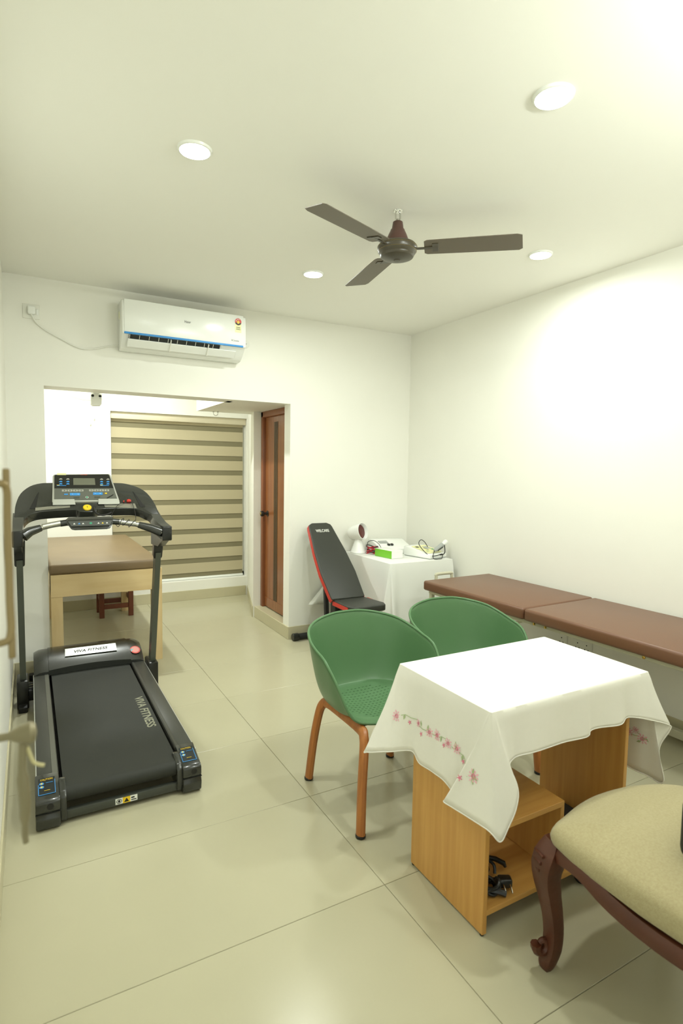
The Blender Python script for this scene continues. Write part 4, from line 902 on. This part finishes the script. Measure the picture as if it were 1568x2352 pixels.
for a, b, w, h_, m_ in ((-.055, .065, .018, .014, M_dtext), (.03, .03, .028, .03, M_greyp), (-.05, -.05, .014, .01, M_leafm), (.05, -.02, .013, .013, M_grn), (-.01, .0, .004, .03, M_dtext), (.04, -.075, .025, .006, M_leafm)):
    obj('panel_mark', MB().prism([so+sn_*.0026+su*(a+i*w)+sv*(b+j*h_) for i, j in ((-1, -1), (1, -1), (1, 1), (-1, 1))], sn_*.001), m_, pn_)
us = thing('ultrasound_probe', (3.06, 3.78, TS), 'grey and white handheld probe with black cord lying on the ultrasound machine', 'probe')
pa, pb = Vector((2.99, 3.765, TS+.065)), Vector((3.15, 3.80, TS+.135)); dr = (pb-pa).normalized()
obj('handle', MB().tube([pa, pa+dr*.02, pa+dr*.11], [.010, .018, .021], 14), M_greyp, us)
obj('handle_strip', MB().tube([pa+dr*.035+Vector((0, -.012, -.010)), pa+dr*.10+Vector((0, -.014, -.012))], .009, 8), M_tmgry, us)
obj('head', MB().tube([pa+dr*.11, pa+dr*.125, pa+dr*.145, pa+dr*.168], [.021, .016, .022, .022], 16), M_white, us)
obj('holder', MB().tube(smoothpath([(3.03, 3.76, TS+.03), (3.07, 3.75, TS+.03), (3.10, 3.76, TS+.05), (3.108, 3.775, TS+.09), (3.10, 3.77, TS+.11)], 4), .004, 8), M_blackm, us)
cd = smoothpath([(2.99, 3.765, TS+.063), (2.955, 3.735, TS+.03), (2.95, 3.715, TS+.006), (2.99, 3.70, TS+.005), (3.03, 3.715, TS+.005), (3.06, 3.74, TS+.02), (3.05, 3.735, TS+.04), (2.99, 3.73, TS+.03), (2.93, 3.745, TS+.03), (2.90, 3.80, TS+.07), (2.89, 3.85, TS+.12), (2.925, 3.87, TS+.15), (2.965, 3.87, TS+.13), (3.0, 3.87, TS+.085)], 6)
obj('cord', MB().tube(cd, .0032, 6), M_black, us)

# ------------------------------------------------------------------ upholstered armchair in the foreground
ac_ = thing('antique_chair', (1.6, .85, 0), 'antique carved wooden chair with beige upholstered seat in the foreground', 'chair')
so_ = [(1.322, 1.072), (1.345, 1.098), (1.40, 1.112), (1.50, 1.134), (1.60, 1.142), (1.72, 1.130), (1.82, 1.098), (1.888, 1.058), (1.91, 1.02), (1.90, .90), (1.875, .72), (1.85, .57), (1.60, .545), (1.36, .56), (1.335, .68), (1.32, .84), (1.312, .98)]
oc = smoothpath([Vector((x, y, 0)) for x, y in so_], 5, True); cxx, cyy = 1.605, .84
def ringz(k, zf):
    return [Vector((cxx+(p.x-cxx)*k, cyy+(p.y-cyy)*k, zf(p))) for p in oc]
lowz = lambda p: .402-.022*min(1, max(0, (1.05-p.y)/.25))*(1 if p.x < 1.6 else 1)
rg = [ringz(.97, lambda p: lowz(p)), ringz(.995, lambda p: lowz(p)+.006), ringz(1.006, lambda p: lowz(p)+.025), ringz(.998, lambda p: .438), ringz(.975, lambda p: .452), ringz(.92, lambda p: .463), ringz(.8, lambda p: .475), ringz(.6, lambda p: .486), ringz(.35, lambda p: .492), ringz(.1, lambda p: .494)]
obj('seat_cushion', MB().loft(rg), M_fab, ac_, 60)
rl = smoothpath([(1.345, 1.085, .375), (1.335, 1.03, .39), (1.33, .97, .392), (1.33, .89, .368), (1.335, .80, .354), (1.34, .70, .354), (1.36, .60, .356)], 4)
S4 = [(.6, -.7), (1, -.3), (1, .5), (.2, 1), (-1, 1), (-1, -.6), (-.4, -1)]
obj('side_apron', MB().tube(rl, .021, 7, sec=S4), M_darkw, ac_)
rl2 = smoothpath([(1.345, 1.075, .375), (1.42, 1.10, .392), (1.52, 1.122, .378), (1.60, 1.128, .364), (1.70, 1.118, .374), (1.80, 1.085, .392), (1.885, 1.045, .375)], 4)
obj('front_apron', MB().tube(rl2, .021, 7, sec=S4), M_darkw, ac_)
obj('side_apron', MB().tube([(1.885, 1.04, .375), (1.885, .85, .37), (1.85, .6, .37)], .021, 7, sec=S4), M_darkw, ac_)
obj('back_apron', MB().tube([(1.36, .60, .36), (1.6, .58, .36), (1.85, .6, .36)], .021, 7, sec=S4), M_darkw, ac_)
def cabriole(x, y, ox, oy):
    o = Vector((ox, oy, 0)).normalized()
    pts = [(.0, .408, .030), (.006, .385, .038), (.016, .36, .043), (.024, .33, .043), (.024, .29, .037), (.012, .23, .031), (.0, .17, .028), (-.006, .11, .027), (-.002, .06, .027), (.010, .02, .024), (.012, .0, .018)]
    mb = MB().tube(smoothpath([Vector((x, y, z))+o*d for d, z, r in pts], 3), [r for i in range(len(pts)-1) for r in [pts[i][2]+(pts[i+1][2]-pts[i][2])*k/3 for k in range(3)]]+[pts[-1][2]], 10, sec=[(math.cos(a)*(1.08 if k % 2 else .9), math.sin(a)*(1.08 if k % 2 else .9)) for k, a in enumerate([2*math.pi*k/8 for k in range(8)])])
    return mb, o
legs = []
for x, y, ox, oy in ((1.352, 1.088, -1, .35), (1.878, 1.045, 1, .5)):
    mb, o = cabriole(x, y, ox, oy); lg = obj('front_leg', mb, M_darkw, ac_, 40)
    sp = [Vector((x, y, .075))+o*(.030+.020*math.cos(a)*(1-.035*k))+Vector((0, 0, .024*math.sin(a)*(1-.035*k))) for k, a in enumerate([.3-.45*k for k in range(14)])]
    obj('scroll_foot', MB().tube(sp, [.017-.0007*k for k in range(14)], 8), M_darkw, lg)
    cv = MB()
    for k in range(5): cv.tube(smoothpath([Vector((x, y, .37-.022*k))+o*(.052+.006*math.sin(k))+o.cross(Vector((0, 0, 1)))*d for d in (-.022+.003*k, 0, .022-.003*k)], 2), .005, 6)
    obj('knee_carving', cv, M_darkw, lg)
for x in (1.385, 1.84): obj('back_leg', MB().tube(smoothpath([(x, .60, .42), (x, .585, .25), (x, .55, .06), (x, .53, 0)], 4), .022, 8), M_darkw, ac_)
for x in (1.385, 1.84): obj('back_post', MB().tube(smoothpath([(x, .60, .40), (x, .585, .6), (x, .53, .85), (x, .50, .98)], 4), .020, 8), M_darkw, ac_)
obj('back_panel', MB().loft([[(xx, yy+dy, zz) for xx, dy in ((1.41, 0), (1.815, 0), (1.815, .04), (1.41, .04))] for yy, zz in ((.565, .52), (.545, .65), (.51, .82), (.485, .95))]), M_fab, ac_)
obj('crest_rail', MB().tube(smoothpath([(1.38, .50, .975), (1.5, .49, 1.0), (1.61, .485, 1.02), (1.72, .49, 1.0), (1.845, .50, .975)], 4), .022, 8), M_darkw, ac_)

bg = thing('black_bag', (1.63, .70, .49), 'black rounded bag resting on the beige chair seat at the right picture edge', 'bag')
obj('bag_body', MB().box((1.472, .60, .490), (1.80, .81, .66), .03, 4), M_blackm, bg)
obj('bag_handle', MB().tube(smoothpath([(1.57, .70, .655), (1.585, .70, .70), (1.645, .70, .72), (1.705, .70, .70), (1.72, .70, .655)], 4), .008, 8), M_blackm, bg)
